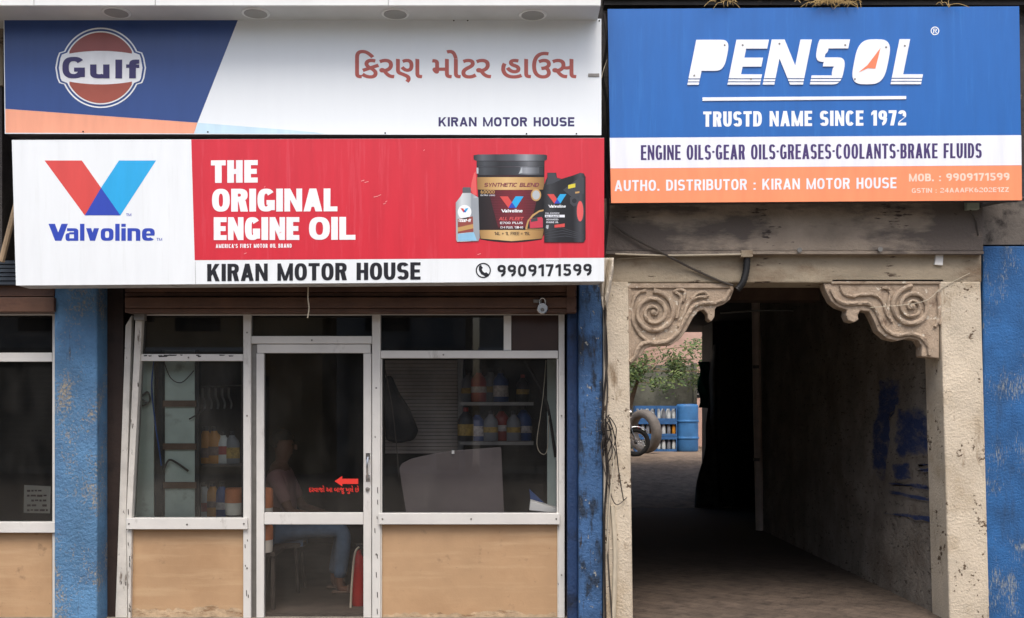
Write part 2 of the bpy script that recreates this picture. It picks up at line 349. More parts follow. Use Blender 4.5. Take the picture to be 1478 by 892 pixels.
m_tan = mat('tan_laminate', (180, 148, 114), .5, .08, 2.5, .08, 60, [((164, 131, 98), 1.6, .48, .3), ((190, 161, 127), 2.2, .5, .25, (.6, 1, 7)), ((152, 124, 96), 9, .63, .1, (1, 1, 1)), ((112, 94, 78), 26, .70, .03)])
m_brownp = mat('brown_shutter_metal', (90, 63, 48), .5, .2, 6, .1, 30, [((66, 42, 32), 4, .52, .15, (.5, 1, 2))])
m_brown2 = mat('brown_film', (58, 40, 34), .35, .15, 4)
m_glass = glass_mat('dusty_haze_glass', (.86, .9, .89), .085)  # dust layer strengthened to paint in the haze of reflections
m_glass_dark = glass_mat('dark_film_glass', (.22, .22, .23), .05)
m_glass_door = glass_mat('door_glass', (.58, .59, .6), .05)
m_black = mat('black_plastic', (24, 24, 25), .5, .15, 8)
m_rubber = mat('rubber', (34, 33, 32), .8, .2, 10, .2, 60)
m_chrome = mat('chrome', (200, 200, 200), .2, 0, metal=1)
m_steel = mat('dull_steel', (130, 128, 124), .45, .15, 10, metal=.6)
m_white = mat('white_plastic', (225, 225, 222), .5, .05, 5)
m_wire = mat('grey_wire', (70, 64, 58), .7, .2, 10)
m_wire_d = mat('dark_wire', (38, 33, 31), .7, .2, 10)
m_wire_b = mat('blue_wire', (40, 88, 160), .6, .1, 10)
m_wire_c = mat('cream_wire', (190, 180, 160), .7, .1, 10)
m_wood = mat('weathered_wood', (150, 130, 106), .8, .2, 8, .3, 40, stretch=(3, 3, .4))
m_rag = mat('dirty_white_plastic', (205, 196, 180), .6, .2, 6, .4, 30, [((130, 110, 88), 5, .55, .15)])
m_fascia = mat('fascia_panel', (222, 226, 226), .45, .05, 3, 0, 60, [((176, 178, 176), 3, .58, .2)])
m_soffit = mat('soffit_panel', (196, 200, 200), .55, .06, 3)
m_straw = mat('dry_straw', (172, 146, 98), .9, .2, 20)

def vinyl(name, c, rough=.3, var=.05, streak=None):
    sp = [(streak, 5, .56, .22, (6, 1, .35))] if streak else []
    return mat(name, c, rough, var, 3, .12, 1.6, sp, stretch=(4, 1, .5), spec=.5)
v_white = vinyl('white_vinyl', (228, 234, 238), var=.025, streak=(221, 227, 230))
v_clean = vinyl('clean_white_vinyl', (230, 237, 242), var=.008)
v_white2 = vinyl('letter_white', (236, 240, 244))
v_navy = vinyl('navy_vinyl', (46, 74, 134))
v_peach = vinyl('peach_vinyl', (236, 164, 134))
v_ice = vinyl('ice_blue_vinyl', (196, 224, 240))
v_rust = vinyl('rust_red_vinyl', (176, 82, 70))
v_disc = vinyl('brick_red_vinyl', (146, 74, 66))
v_ind = vinyl('indigo_vinyl', (52, 44, 98))
v_red = vinyl('red_vinyl', (204, 42, 58), streak=(210, 68, 82))
v_red2 = vinyl('logo_red', (210, 76, 72))
v_cyan = vinyl('logo_cyan', (40, 166, 226))
v_blue2 = vinyl('logo_blue', (48, 72, 178))
v_ink = vinyl('black_ink', (30, 30, 36))
v_pen = vinyl('royal_blue_vinyl', (26, 99, 178), streak=(38, 110, 188))
v_off = vinyl('pale_vinyl', (232, 236, 246))
v_org = vinyl('orange_vinyl', (248, 148, 104))
v_org2 = vinyl('arrow_orange', (240, 130, 92))
v_pinkw = vinyl('faded_white', (252, 214, 196))
v_gold = vinyl('label_gold', (190, 152, 96)); v_maroon = vinyl('label_maroon', (96, 34, 40)); v_blk = vinyl('print_black', (34, 34, 38))
v_grey = vinyl('print_grey', (92, 94, 100)); v_grey2 = vinyl('print_light_grey', (176, 184, 190)); v_slate = vinyl('print_slate', (62, 64, 70))
v_yel = vinyl('print_yellow', (214, 200, 60)); v_purp = vinyl('print_plum', (120, 40, 66)); v_sky = vinyl('print_sky', (140, 190, 220))
v_pale = vinyl('print_pale_red', (222, 92, 92))
m_signside = mat('sign_return', (196, 196, 194), .5, .1, 6, 0, 60, [((120, 112, 104), 6, .55, .15)])
m_signback = mat('sign_frame', (60, 56, 56), .6, .1, 5)

# ------------------------------------------------------------------ ground
def struct(name, mb, m): return mb.build(name, m, kind='structure')
struct('street_ground', MB().add([(-150, -150, -.004), (150, -150, -.004), (150, 150, -.004), (-150, 150, -.004)], [(0, 1, 2, 3)]), m_ground)
PX0, PX1 = .89, 3.247                                  # passage walls
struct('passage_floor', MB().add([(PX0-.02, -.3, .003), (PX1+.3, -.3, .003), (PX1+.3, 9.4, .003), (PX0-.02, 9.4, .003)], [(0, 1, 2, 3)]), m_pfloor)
struct('stair_bay_floor', MB().add([(PX1+.302, 5.3, .003), (PX1+2.8, 5.3, .003), (PX1+2.8, 9.4, .003), (PX1+.302, 9.4, .003)], [(0, 1, 2, 3)]), mat('gloom_darkened_earth', (52, 47, 42), .9, .3, 4, .5, 30))
def blend_along_y(m, col, y0, y1):                       # tiles give way to earth, its colour darkened to paint in the passage's gloom
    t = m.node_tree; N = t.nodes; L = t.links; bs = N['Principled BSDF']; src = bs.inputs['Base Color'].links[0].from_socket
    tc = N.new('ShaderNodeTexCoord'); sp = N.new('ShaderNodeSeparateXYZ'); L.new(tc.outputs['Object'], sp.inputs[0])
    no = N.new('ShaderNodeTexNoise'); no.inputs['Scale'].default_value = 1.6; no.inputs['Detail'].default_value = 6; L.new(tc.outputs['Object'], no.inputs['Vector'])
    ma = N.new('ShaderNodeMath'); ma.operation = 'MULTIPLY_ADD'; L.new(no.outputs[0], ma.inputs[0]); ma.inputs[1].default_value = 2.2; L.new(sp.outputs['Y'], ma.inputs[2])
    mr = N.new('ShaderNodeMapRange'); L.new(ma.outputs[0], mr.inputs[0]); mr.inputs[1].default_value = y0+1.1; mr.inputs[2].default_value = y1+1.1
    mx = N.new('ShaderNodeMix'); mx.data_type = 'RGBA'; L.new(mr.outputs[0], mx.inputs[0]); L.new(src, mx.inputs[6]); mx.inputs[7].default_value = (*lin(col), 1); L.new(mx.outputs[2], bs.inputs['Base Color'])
def add_joints(m, size, dark, rot=0.):                   # paving joints as a real pattern of the surface
    t = m.node_tree; N = t.nodes; L = t.links; bs = N['Principled BSDF']; src = bs.inputs['Base Color'].links[0].from_socket
    tc = N.new('ShaderNodeTexCoord'); mp = N.new('ShaderNodeMapping'); L.new(tc.outputs['Object'], mp.inputs[0]); mp.inputs['Rotation'].default_value = (0, 0, rot)
    br = N.new('ShaderNodeTexBrick'); L.new(mp.outputs[0], br.inputs['Vector']); br.inputs['Scale'].default_value = 1/size; br.inputs['Brick Width'].default_value = 1; br.inputs['Row Height'].default_value = .5
    br.inputs['Mortar Size'].default_value = .035; br.inputs['Mortar Smooth'].default_value = .3; br.inputs['Color1'].default_value = (1, 1, 1, 1); br.inputs['Color2'].default_value = (.9, .89, .88, 1); br.inputs['Mortar'].default_value = (dark, dark, dark, 1)
    mx = N.new('ShaderNodeMix'); mx.data_type = 'RGBA'; mx.blend_type = 'MULTIPLY'; mx.inputs[0].default_value = 1; L.new(src, mx.inputs[6]); L.new(br.outputs[0], mx.inputs[7]); L.new(mx.outputs[2], bs.inputs['Base Color'])
    bn = N.new('ShaderNodeBump'); bn.inputs['Strength'].default_value = .6; bn.inputs['Distance'].default_value = .006; bn.invert = True; L.new(br.outputs['Fac'], bn.inputs['Height'])
    if bs.inputs['Normal'].links: L.new(bs.inputs['Normal'].links[0].from_socket, bn.inputs['Normal'])
    L.new(bn.outputs[0], bs.inputs['Normal'])
add_joints(m_pfloor, .22, .74, .78)
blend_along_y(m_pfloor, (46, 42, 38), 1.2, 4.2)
# courtyard: dirt rising from the passage end
n = 26; g = MB(); vs = []
for j in range(n+1):
    y = 8.6+j*.6
    for i in range(n+1):
        x = -1.5+i*.34; z = .62*min(1, max(0, (y-8.7)/4.0)); z = z*z*(3-2*z/.62)/.62/1 if False else z
        vs.append((x, y, z+.006+.018*math.sin(x*5+y*2)*math.sin(y*3.1)*(1 if z > .02 else .1)))
g.add(vs, [(j*(n+1)+i, j*(n+1)+i+1, (j+1)*(n+1)+i+1, (j+1)*(n+1)+i) for j in range(n) for i in range(n)])
struct('courtyard_ground', g, m_dirt)

# ------------------------------------------------------------------ the building
B = thing('shop_building', 'two-bay shop building with blue pillars and cream portal, carrying the signboards', 'building')
XL, XR = -6.2, 6.2
wall = MB()
wall.box((XL, .1, 2.55), (PX0-.02, .32, 5.2))          # wall above the shopfront
wall.build('upper_wall', m_darkw, B)
MB().box((PX0-.02, .05, 2.97), (XR, .33, 5.2)).build('upper_wall', m_darkw, B, label='dark grimy wall behind the blue signboard')
MB().box((XL, .12, 5.2), (XR, 9.6, 5.4)).build('roof', m_ceil, B)
# dark courses of tile above the blue sign
t = MB(); t.boxp(872, 0, 1478+60, 7, -.06, .05); t.boxp(872, -30, 1478+60, -4, -.1, .05)
t.build('tile_course', m_darkw, B)
# partition walls and rooms
MB().box((.665, .16, 0), (PX0, 9.5, 2.97)).build('partition_wall', m_passw, B)
rw = MB(); rw.box((PX1, .25, 0), (PX1+.25, 5.72, 2.97)).build('passage_wall', m_passw, B)
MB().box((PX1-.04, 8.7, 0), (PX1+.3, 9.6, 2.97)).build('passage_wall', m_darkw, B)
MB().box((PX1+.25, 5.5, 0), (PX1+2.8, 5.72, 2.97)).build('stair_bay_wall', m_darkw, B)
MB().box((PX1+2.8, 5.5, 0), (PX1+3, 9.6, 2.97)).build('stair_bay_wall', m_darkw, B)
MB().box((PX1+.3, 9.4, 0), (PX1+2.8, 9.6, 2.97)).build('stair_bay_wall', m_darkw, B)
MB().box((.66, .34, 2.975), (XR, 9.6, 3.1)).build('passage_ceiling', m_ceil, B)
MB().box((.66, 9.6, 3.0), (XR, 11.2, 3.12)).build('added_shade_roof', m_ceil, B)  # added roof that keeps courtyard daylight off the passage floor
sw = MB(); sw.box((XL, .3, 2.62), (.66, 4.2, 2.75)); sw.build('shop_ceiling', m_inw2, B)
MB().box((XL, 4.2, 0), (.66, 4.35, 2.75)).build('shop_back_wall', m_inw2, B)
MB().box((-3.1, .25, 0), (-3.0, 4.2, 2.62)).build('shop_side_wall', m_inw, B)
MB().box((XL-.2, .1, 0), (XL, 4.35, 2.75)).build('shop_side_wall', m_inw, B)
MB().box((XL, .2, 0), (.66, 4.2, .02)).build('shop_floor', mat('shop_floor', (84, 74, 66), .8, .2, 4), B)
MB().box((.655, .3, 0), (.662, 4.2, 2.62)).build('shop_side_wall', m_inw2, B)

# pillars
def pillar(x0, x1, ytop, Y0, Y1, m, label, name='pillar', bev=.012):
    mb = MB(); a = at(x0, ytop, Y0); b = at(x1, ytop, Y0); mb.box((a.x, Y0, -.01), (b.x, Y1, a.z)); return mb.build(name, m, B, bevel=bev, label=label)
pillar(78, 140, 400, -.02, .30, m_blue, 'blue rough-cast pillar with cream patches left of the shopfront')
pillar(835, 870, 380, -.01, .155, m_blue_dark, 'narrow deep blue pillar beside the cream portal')
pillar(819, 834.5, 380, .06, .155, mat('navy_reveal', (34, 62, 104), .6, .25, 4, .4, 40, [((20, 30, 48), 4, .5, .2)]), 'dark blue reveal beside the pillar', 'pillar_reveal')
pillar(1419, 1560, 355, -.0, .30, m_blue_streak, 'blue streaky pillar at the right edge')
MB().boxp(1419, 290, 1560, 353, .01, .3).build('pillar_head', mat('grey_stained_render', (112, 106, 100), .85, .25, 3, .4, 40, [((52, 48, 46), 5, .5, .12)]), B)
# cream portal
def post(x0t, x0b, x1t, x1b, ytop, Y0, Y1, label):
    a, b = at(x0t, ytop, Y0), at(x1t, ytop, Y0); c_, d = at(x1b, 892, Y0), at(x0b, 892, Y0)
    mb = MB(); mb.prism([a, b, c_+Vector((0, 0, -.06)), d+Vector((0, 0, -.06))], Vector((0, Y1-Y0, 0)))
    o = mb.build('portal_post', m_cream, B, bevel=.012, label=label); return o
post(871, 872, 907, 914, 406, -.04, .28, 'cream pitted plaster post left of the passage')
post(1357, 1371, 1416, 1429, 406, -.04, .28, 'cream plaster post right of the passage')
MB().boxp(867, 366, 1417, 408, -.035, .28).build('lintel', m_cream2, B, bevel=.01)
bm_ = MB(); bm_.boxp(866, 286, 1420, 363, -.085, .3); bm_.build('beam', m_beam, B, bevel=.012)
MB().boxp(866, 362.5, 1420, 366.5, -.10, .1).build('drip_ledge', m_beam, B)

# scroll corbels
def corbel(to, outline, eye, r0, turns, hand, tubes, bars, label):
    k = lambda p: to(*p)
    root = MB(); root.slab([k(p) for p in outline], -.02, .10)
    o = root.build('corbel', m_corbel, B, bevel=.008, label=label)
    tb = MB()
    sp = []
    N = int(26*turns)
    for i in range(N+1):
        a = hand*(i/N*turns*2*math.pi)-.5*math.pi; r = r0*(1-.86*(i/N))
        q = k((eye[0]+r*math.cos(a), eye[1]+r*math.sin(a))); sp.append(at(q[0], q[1], -.03))
    tb.tube(sp, [.019*(1-.45*i/N) for i in range(N+1)], 8)
    for pts, r in tubes: tb.tube(smooth_path([at(*k(p), -.028) for p in pts], 6), r, 8)
    rj = random.Random(int(eye[0])); tb.v = [(x+rj.gauss(0, .0016), y+rj.gauss(0, .0022), z+rj.gauss(0, .0016)) for x, y, z in tb.v]
    s_ = tb.build('scroll', m_corbel, o, smooth=True)
    bb = MB()
    for (x0, y0, x1, y1) in bars:
        a, b = k((x0, y0)), k((x1, y1)); bb.boxp(a[0], a[1], b[0], b[1], -.035, .10)
    bb.build('moulding', m_corbel, o, bevel=.006)
    ey = k(eye); MB().lathe([(.024, 0), (.02, -.018), (.008, -.026)], at(ey[0], ey[1], -.02), 14, 'Y').build('scroll_eye', m_corbel, o, smooth=True)
    return o
L_ = lambda x, y: (860+x/3.304, 290+y/3.304)
R_ = lambda x, y: (1130+x/3.305, 290+y/3.305)
corbel(L_, [(150, 400), (655, 400), (658, 425), (640, 470), (612, 492), (575, 505), (568, 520), (566, 555), (550, 576), (534, 562), (534, 540), (515, 518), (490, 524), (462, 560), (436, 610), (405, 655), (362, 686), (300, 690), (268, 692), (236, 705), (218, 735), (190, 762), (160, 780), (150, 780)],
       (274, 532), 104, 2.4, 1,
       [([(160, 770), (185, 742), (200, 706), (232, 676), (290, 676), (350, 664), (396, 620), (424, 566), (452, 520), (492, 490), (560, 486), (612, 470), (640, 425)], .016),
        ([(250, 668), (205, 630), (178, 575), (172, 500), (195, 445), (240, 425)], .012),
        ([(395, 600), (420, 540), (440, 490), (480, 462), (530, 455), (520, 435), (485, 440), (455, 470)], .012),
        ([(385, 560), (400, 500), (405, 460), (390, 440), (375, 432), (392, 425), (425, 432), (415, 480)], .012)],
       [(146, 393, 640, 416), (146, 417, 168, 760)], 'scroll corbel at the left corner of the passage')
corbel(R_, [(765, 378), (765, 560), (748, 590), (746, 752), (662, 742), (664, 692), (645, 664), (600, 655), (545, 668), (495, 655), (455, 620), (434, 570), (412, 528), (370, 522), (358, 545), (362, 565), (340, 580), (312, 570), (302, 545), (306, 520), (262, 505), (232, 480), (206, 430), (192, 392)],
       (616, 505), 98, 2.4, -1,
       [([(700, 735), (694, 690), (660, 650), (610, 634), (550, 640), (502, 622), (470, 580), (450, 530), (410, 492), (360, 488), (300, 490), (258, 470), (228, 420)], .016),
        ([(520, 575), (492, 530), (476, 480), (440, 450), (380, 445), (330, 455), (290, 440), (275, 405)], .012),
        ([(500, 540), (505, 480), (512, 440), (500, 418), (470, 415)], .012),
        ([(725, 600), (742, 560), (745, 500), (740, 430)], .013)],
       [(232, 372, 768, 396), (744, 397, 768, 590)], 'scroll corbel at the right corner of the passage')

# canopy with downlights over the top sign
cn = MB(); zs = ZZ(8, -.62)
cn.box((XX(-400, -.62), -.62, zs), (XX(867, -.62), -.2, zs+.5)); 
canopy = cn.build('canopy', m_soffit, B, bevel=.004)
fc = MB()
for x0, x1 in ((-400, 48.5), (49.5, 223.5), (224.5, 560), (561, 867)): fc.boxp(x0, -70, x1, 7.6, -.64, -.6205)
fc.build('fascia', m_fascia, canopy)
m_lens = mat('lamp_lens', (150, 152, 150), .4, .05)
for px, py in ((168, 17.5), (369, 18.5), (570.5, 19.5), (769, 21)):
    d = D0*0+(H+0-0) ; y = (zs-H)*F/(HY-py)-D0; x = (px-CX)*(D0+y)/F
    k = MB(); k.lathe([(.098, 0), (.094, -.008), (.08, -.006)], (x, y, zs-.0005), 28); dl = k.build('downlight', m_fascia, canopy, smooth=True)
    MB().lathe([(.079, 0), (.079, -.0035)], (x, y, zs-.006), 28).build('diffuser', m_lens, dl)

# shutter housings
sh = MB()
for y0, y1, Y in ((400, 421, -.06), (422, 428, -.03), (429, 444, -.07), (445, 451, -.04)): sh.boxp(180, y0, 832, y1, Y, .12)
sh.build('shutter_housing', m_brownp, B, bevel=.004)
sh = MB()
for y0, y1, Y in ((400, 428, -.03), (429, 450, -.05)): sh.boxp(-380, y0, 78, y1, Y, .12)
sh.build('shutter_housing', m_brownp, B, bevel=.004)
m_chan = mat('rusty_channel', (52, 40, 35), .7, .3, 5, .2, 30, [((30, 24, 22), 5, .5, .2)])
MB().boxp(153, 380, 178, 900, .17, .28).build('shutter_guide', m_chan, B)
MB().boxp(818, 380, 830, 450, -.075, -.062).build('shutter_guide', m_brownp, B)
# ------------------------------------------------------------------ shopfront
YG = .15
def pane(parent, x0, y0, x1, y1, m=None, Y=YG+.02, name='glass_pane', pts=None, **kw):
    o = MB().sheet(pts or [(x0, y0), (x1, y0), (x1, y1), (x0, y1)], Y).build(name, m or m_glass, parent, **kw); return o
SF = thing('shopfront', 'aluminium and glass shopfront with tan lower panels and a hinged glass door', 'shopfront', at(495, 892, YG))
fr = MB(); Yb = YG+.06
b = fr.boxp
b(351, 453, 362, 900, YG-.02, Yb); b(537, 453, 549, 900, YG-.02, Yb)               # mullions
b(206, 451, 350.7, 455, YG, Yb)                                                     # head
b(197, 511, 350.7, 521, YG-.012, Yb); b(182, 748, 357, 764, YG-.045, Yb)
b(362.4, 485, 536.6, 496, YG-.015, Yb); b(362.4, 451, 536.6, 455, YG, Yb)
b(549.4, 451, 806, 454.5, YG, Yb); b(549.4, 506, 805.6, 517, YG-.015, Yb); b(546, 741, 808, 757, YG-.045, Yb)
b(727, 455, 738, 505.6, YG-.005, Yb); b(806.4, 449, 815, 900, YG-.01, Yb)
b(549.4, 517.4, 551.5, 740.6, YG, Yb); b(803.5, 517.4, 806, 740.6, YG, Yb)
fr.build('frame', m_alu, SF, bevel=.003)
jm = MB()                                                                          # the two leaning jambs at the left
jm.slab([(196, 446), (206, 446), (190, 748), (182, 748)], YG-.03, Yb); jm.slab([(181, 470), (190, 455), (182, 740), (184, 900), (166, 900)], YG, Yb-.005)
jm.slab([(182.5, 765), (190, 765), (188, 900), (185, 900)], YG-.02, Yb)
jm.build('jamb', m_alu_w, SF, bevel=.003)
gk = MB()
for x0, y0, x1, y1 in ((348.6, 521.5, 350.6, 747.5), (551.6, 517.5, 553, 740.5), (803, 517.5, 804, 740.5), (553, 517.3, 803, 518.6), (553, 739.5, 803, 740.8)) : gk.boxp(x0, y0, x1, y1, YG+.012, YG+.05)
gk.build('gasket', m_gasket, SF)
MB().boxp(362.3, 497, 370.8, 900, YG+.012, YG+.05).build('door_jamb', m_steel, SF)
pane(SF, 0, 0, 0, 0, m_glass_dark, pts=[(205, 455), (351, 455), (351, 511), (201, 511)])
pane(SF, 0, 0, 0, 0, pts=[(200, 521), (351, 521), (351, 748), (189, 748)])
pane(SF, 362, 455, 537, 485, m_glass_dark); pane(SF, 549, 454, 727, 506, m_glass_dark)
pane(SF, 738, 454, 806, 506, m_brown2, name='brown_panel'); pane(SF, 551, 517, 804, 741, glass_mat('right_glass', (.78, .79, .8), .06))
pn = MB(); pn.slab([(189, 764), (351, 764), (351, 900), (187, 900)], YG+.015, Yb); pn.build('lower_panel', m_tan, SF)
MB().boxp(551, 757.5, 805.8, 900, YG+.012, Yb).build('lower_panel', m_tan, SF)
db = MB(); db.boxp(549.2, 757.3, 551.2, 900, YG-.004, Yb); db.boxp(804.6, 757.3, 806.2, 900, YG-.004, Yb); db.build('bead', m_alu_w, SF)
rr = random.Random(11)
def worn_edge(x0, x1, yb):
    top = [(x0+(x1-x0)*i/40, yb-rr.uniform(0, 5)-(7 if .55 < i/40 < .8 else 2)) for i in range(41)]
    MB().sheet(top+[(x1, 899), (x0, 899)], YG+.0105).build('worn_edge', m_worn, SF)
m_worn = mat('chipped_board_edge', (188, 164, 134), .9, .2, 14, .3, 50, [((140, 112, 84), 12, .52, .12, (.6, 1, 2))])
worn_edge(190, 349, 884); worn_edge(553, 803, 890)
for x_, y_ in ((186, 756), (270, 757), (352, 756), (356.5, 600), (356.5, 820), (356.5, 480), (552, 749), (680, 749), (803, 749), (543, 560), (543, 800), (810.5, 600), (810.5, 830), (450, 491), (640, 512), (272, 516)):
    MB().lathe([(.007, 0), (.006, -.003), (.002, -.003)], at(x_, y_, YG-(.046 if y_ in (756, 757, 749) else .022)), 8, 'Y').build('screw', m_steel, SF)
for k_ in range(16):
    x_ = 205+rr.uniform(0, 130); w_ = rr.uniform(3, 12); y_ = 511.5+rr.uniform(0, 2.5)
    MB().sheet([(x_, y_), (x_+w_, y_+rr.uniform(-.4, .4)), (x_+w_*.9, y_+1.4), (x_+1, y_+1.7)], YG-.0128-.0001*k_).build('scuff', m_gasket, SF)
for k_ in range(18):
    x_ = (356, 543, 543, 184)[k_ % 4]+rr.uniform(-3, 3); y_ = rr.uniform(620, 880); h_ = rr.uniform(3, 10)
    MB().sheet([(x_, y_), (x_+1.1, y_+.6), (x_+1.4, y_+h_), (x_+.2, y_+h_*.8)], YG-.0325-.0001*k_ if x_ < 200 else YG-.0212-.0001*k_).build('scuff', m_wire_d, SF)
# door
dr = MB(); Yd = YG-.005
dr.boxp(371, 497, 535, 509.5, Yd, Yd+.045); dr.boxp(370, 510, 381, 905, Yd, Yd+.045); dr.boxp(524.5, 510, 536, 905, Yd, Yd+.045)
dr.boxp(381.3, 740, 524.2, 757, Yd-.006, Yd+.045)
door = dr.build('door', m_alu, SF, bevel=.003)
pane(door, 381, 509, 525, 740, m_glass_door, Yd+.02); pane(door, 381, 757, 525, 905, glass_mat('door_lower_glass', (.8, .8, .8), .05), Yd+.02)
hd = MB(); hd.tube([at(531, 660, Yd-.002), at(531, 661, Yd-.045), at(530, 668, Yd-.055), at(530, 682, Yd-.055), at(531, 689, Yd-.045), at(531, 690, Yd-.002)], .0075, 10)
hd.boxp(528, 654, 534, 663, Yd-.004, Yd-.001); hd.boxp(528, 686, 534, 695, Yd-.004, Yd-.001)
hd.build('handle', m_chrome, door, smooth=True)
MB().lathe([(.016, 0), (.014, -.012), (.005, -.014)], at(530.5, 706, Yd-.001), 16, 'Y').build('lock', m_steel, door)
m_redst = mat('red_sticker', (226, 58, 48), .5, 0)
MB().sheet([(483, 694.5), (494, 687), (494, 691), (517, 691), (517, 698.5), (494, 698.5), (494, 702)], Yd+.017).build('arrow_sticker', m_redst, door)
font_text('દરવાજો આ બાજુ ખુલે છે', 446, 701, 518, 713, Yd+.017, .008).build('lettering', m_redst, door)

NF = thing('shopfront', 'strip of aluminium shopfront cut by the left picture edge, left of the patchy blue pillar', 'shopfront', at(30, 892, YG))
fr = MB(); b = fr.boxp
b(-380, 509, 75, 522, YG-.012, Yb); b(-380, 754, 80, 769, YG-.045, Yb); b(75.4, 451, 84, 753.6, YG-.02, Yb); b(-380, 451, 75, 455, YG, Yb); b(75.4, 769.4, 84, 900, YG-.02, Yb)
fr.build('frame', m_alu, NF, bevel=.003)
pane(NF, -380, 454, 76, 510, m_glass_dark); pane(NF, -380, 521, 76, 755, glass_mat('left_glass', (.6, .61, .6), .05))
MB().boxp(-380, 769.5, 75, 900, YG+.012, Yb).build('lower_panel', m_tan, NF)
st = MB().slab([(35, 700), (73, 702), (72, 741), (34, 740)], YG+.05, YG+.052); sg = tag(st.build('paper_notice', mat('paper', (235, 236, 226), .8, .08), None), 'white handwritten paper notice behind the glass at the far left', 'notice')
sc_ = MB()
for i in range(5):
    y = 707+i*7; x = 39; 
    while x < 68:
        w_ = RND.uniform(3, 8)
        if RND.random() < .8: sc_.boxp(x, y, min(x+w_, 69), y+2.2+RND.random(), YG+.0485, YG+.0495)
        x += w_+1.5
sc_.build('handwriting', mat('marker_ink', (80, 60, 66), .7, 0), sg)

# ------------------------------------------------------------------ signboards
def board(name, label, pts, Y, th, m, ret=None):
    o = thing('signboard', label, 'sign', at(pts[3][0], pts[3][1], Y))
    MB().slab(pts, Y, Y+th).build('panel', m_signside if ret is None else ret, o, bevel=.004)
    MB().sheet(pts, Y-.0006).build('face', m, o)
    return o
e = .0012
# --- top left board
Y1 = -.36
G1 = board('signboard', 'navy and white signboard with round red logo and red script, topmost on the left', [(5, 22), (868, 27), (868, 195), (7, 193)], Y1, .10, v_clean, m_signback)
MB().sheet([(6.2, 22.6), (345, 24.6), (285, 177), (7.6, 157)], Y1-e).build('colour_field', v_navy, G1)
MB().sheet([(7.6, 157.2), (285, 177.2), (280, 192.6), (8, 191.6)], Y1-e).build('colour_field', v_peach, G1)
MB().sheet([(285.3, 177.2), (440, 189.5), (470, 193), (280.3, 192.6)], Y1-e).build('colour_field', v_ice, G1)
lg = MB(); cx, cy = 145.3, 97.8
def lug(mb, g, Y):     # outline of the roundel with its two side lugs
    r = 58+g; p = []
    a = math.degrees(math.asin(24/58))
    for i in range(31): t_ = math.radians(-180+a+(180-2*a)*i/30); p.append((cx+r*math.cos(t_), cy+r*math.sin(t_)))
    p += [(cx+60+g*.8, cy-22-g*.6), (cx+63+g, cy-14), (cx+65.5+g, cy), (cx+63+g, cy+15), (cx+60+g*.8, cy+22+g*.6)]
    for i in range(31): t_ = math.radians(a+(180-2*a)*i/30); p.append((cx+r*math.cos(t_), cy+r*math.sin(t_)))
    p += [(cx-60-g*.8, cy+22+g*.6), (cx-63-g, cy+15), (cx-65.5-g, cy), (cx-63-g, cy-14), (cx-60-g*.8, cy-22-g*.6)]
    return mb.sheet(p, Y)
lug(MB(), 0, Y1-2*e).build('logo', v_white2, G1)
logo = lug(MB(), -2.2, Y1-3*e).build('logo', v_navy, G1)
lug(MB(), -5, Y1-4*e).build('logo', v_white2, G1)
a = 28
up = disc(cx, cy, 51, 40, a0=180+a, a1=360-a)
def bow(y, d): return [(cx+48*(1-2*i/12), cy+y+d*(1-(1-2*i/12)**2)) for i in range(13)]
MB().sheet(up+[(p[0]*.94+cx*.06, p[1]) for p in bow(-20.5, -4)], Y1-5*e).build('logo', v_disc, G1)
MB().sheet([(p[0]*.94+cx*.06, p[1]) for p in reversed(bow(20, 4))]+disc(cx, cy, 51, 40, a0=a, a1=180-a), Y1-5*e).build('logo', mat('logo_brick', (160, 84, 70), .4, .05, 5), G1)
lt = MB(); letter(lt, 'G', 90, 122.5, 113, 113, 31, Y1-6*e, .30, .2)
letter(lt, 'u', 130, 158, 113, 113, 27, Y1-6*e, .34, .22); letter(lt, 'l', 166.5, 177, 113, 113, 27, Y1-6*e, .36); letter(lt, 'f', 182, 201, 113, 113, 27, Y1-6*e, .36, .2)
lt.build('lettering', v_ind, G1)
font_text('િકરણ મોટર હાઉસ', 512.5, 72, 832, 119.5, Y1-e, .018).build('script_lettering', v_rust, G1)
letter(MB(), 'KIRAN MOTOR HOUSE', 633, 829, 182.5, 182.5, 13.4, Y1-e, .225, .215, .13).build('lettering', v_ind, G1)
MB().boxp(849, 106, 865, 110.5, Y1-.006, Y1).build('fixing_plate', m_steel, G1)
for x_, y_ in ((30, 24.5), (205, 26.5), (529, 28), (655, 29.5), (675, 29.5), (556, 192), (300, 190.5), (120, 190), (760, 193), (832, 193), (865, 30)): MB().lathe([(.006, 0), (.005, -.004)], at(x_, y_, Y1-.001), 8, 'Y').build('fixing_screw', m_wire_d, G1)

# --- lower left board
Y2 = -.46
G2 = board('signboard', 'red and white signboard with oil containers and a phone number, lower on the left', [(17, 202), (872, 199), (872, 406), (23, 412)], Y2, .2, v_white)
MB().sheet([(276, 201.2), (872, 199.2), (872, 372), (281, 375.5)], Y2-e).build('colour_field', v_red, G2)
MB().sheet([(281.6, 377.5), (281.9, 377.5), (282.6, 410), (282.2, 410)], Y2-e).build('seam', m_gasket, G2)
v = lambda x, y: (x/3.36, 190+y/3.36)
def vee(parent, T, Y, name='logo'):
    MB().sheet([T(216, 140), T(397, 140), T(490, 272), T(411, 406)], Y).build(name, v_red2, parent)
    MB().sheet([T(577, 140), T(757, 140), T(584, 406), T(490, 272)], Y).build(name, v_cyan, parent)
    MB().sheet([T(490, 272), T(584, 406), T(411, 406)], Y-.0004).build(name, v_blue2, parent)
vee(G2, v, Y2-e)
letter(MB(), 'V', 70, 98, 347.5, 347.5, 24.5, Y2-e, .36).build('lettering', v_blue2, G2)
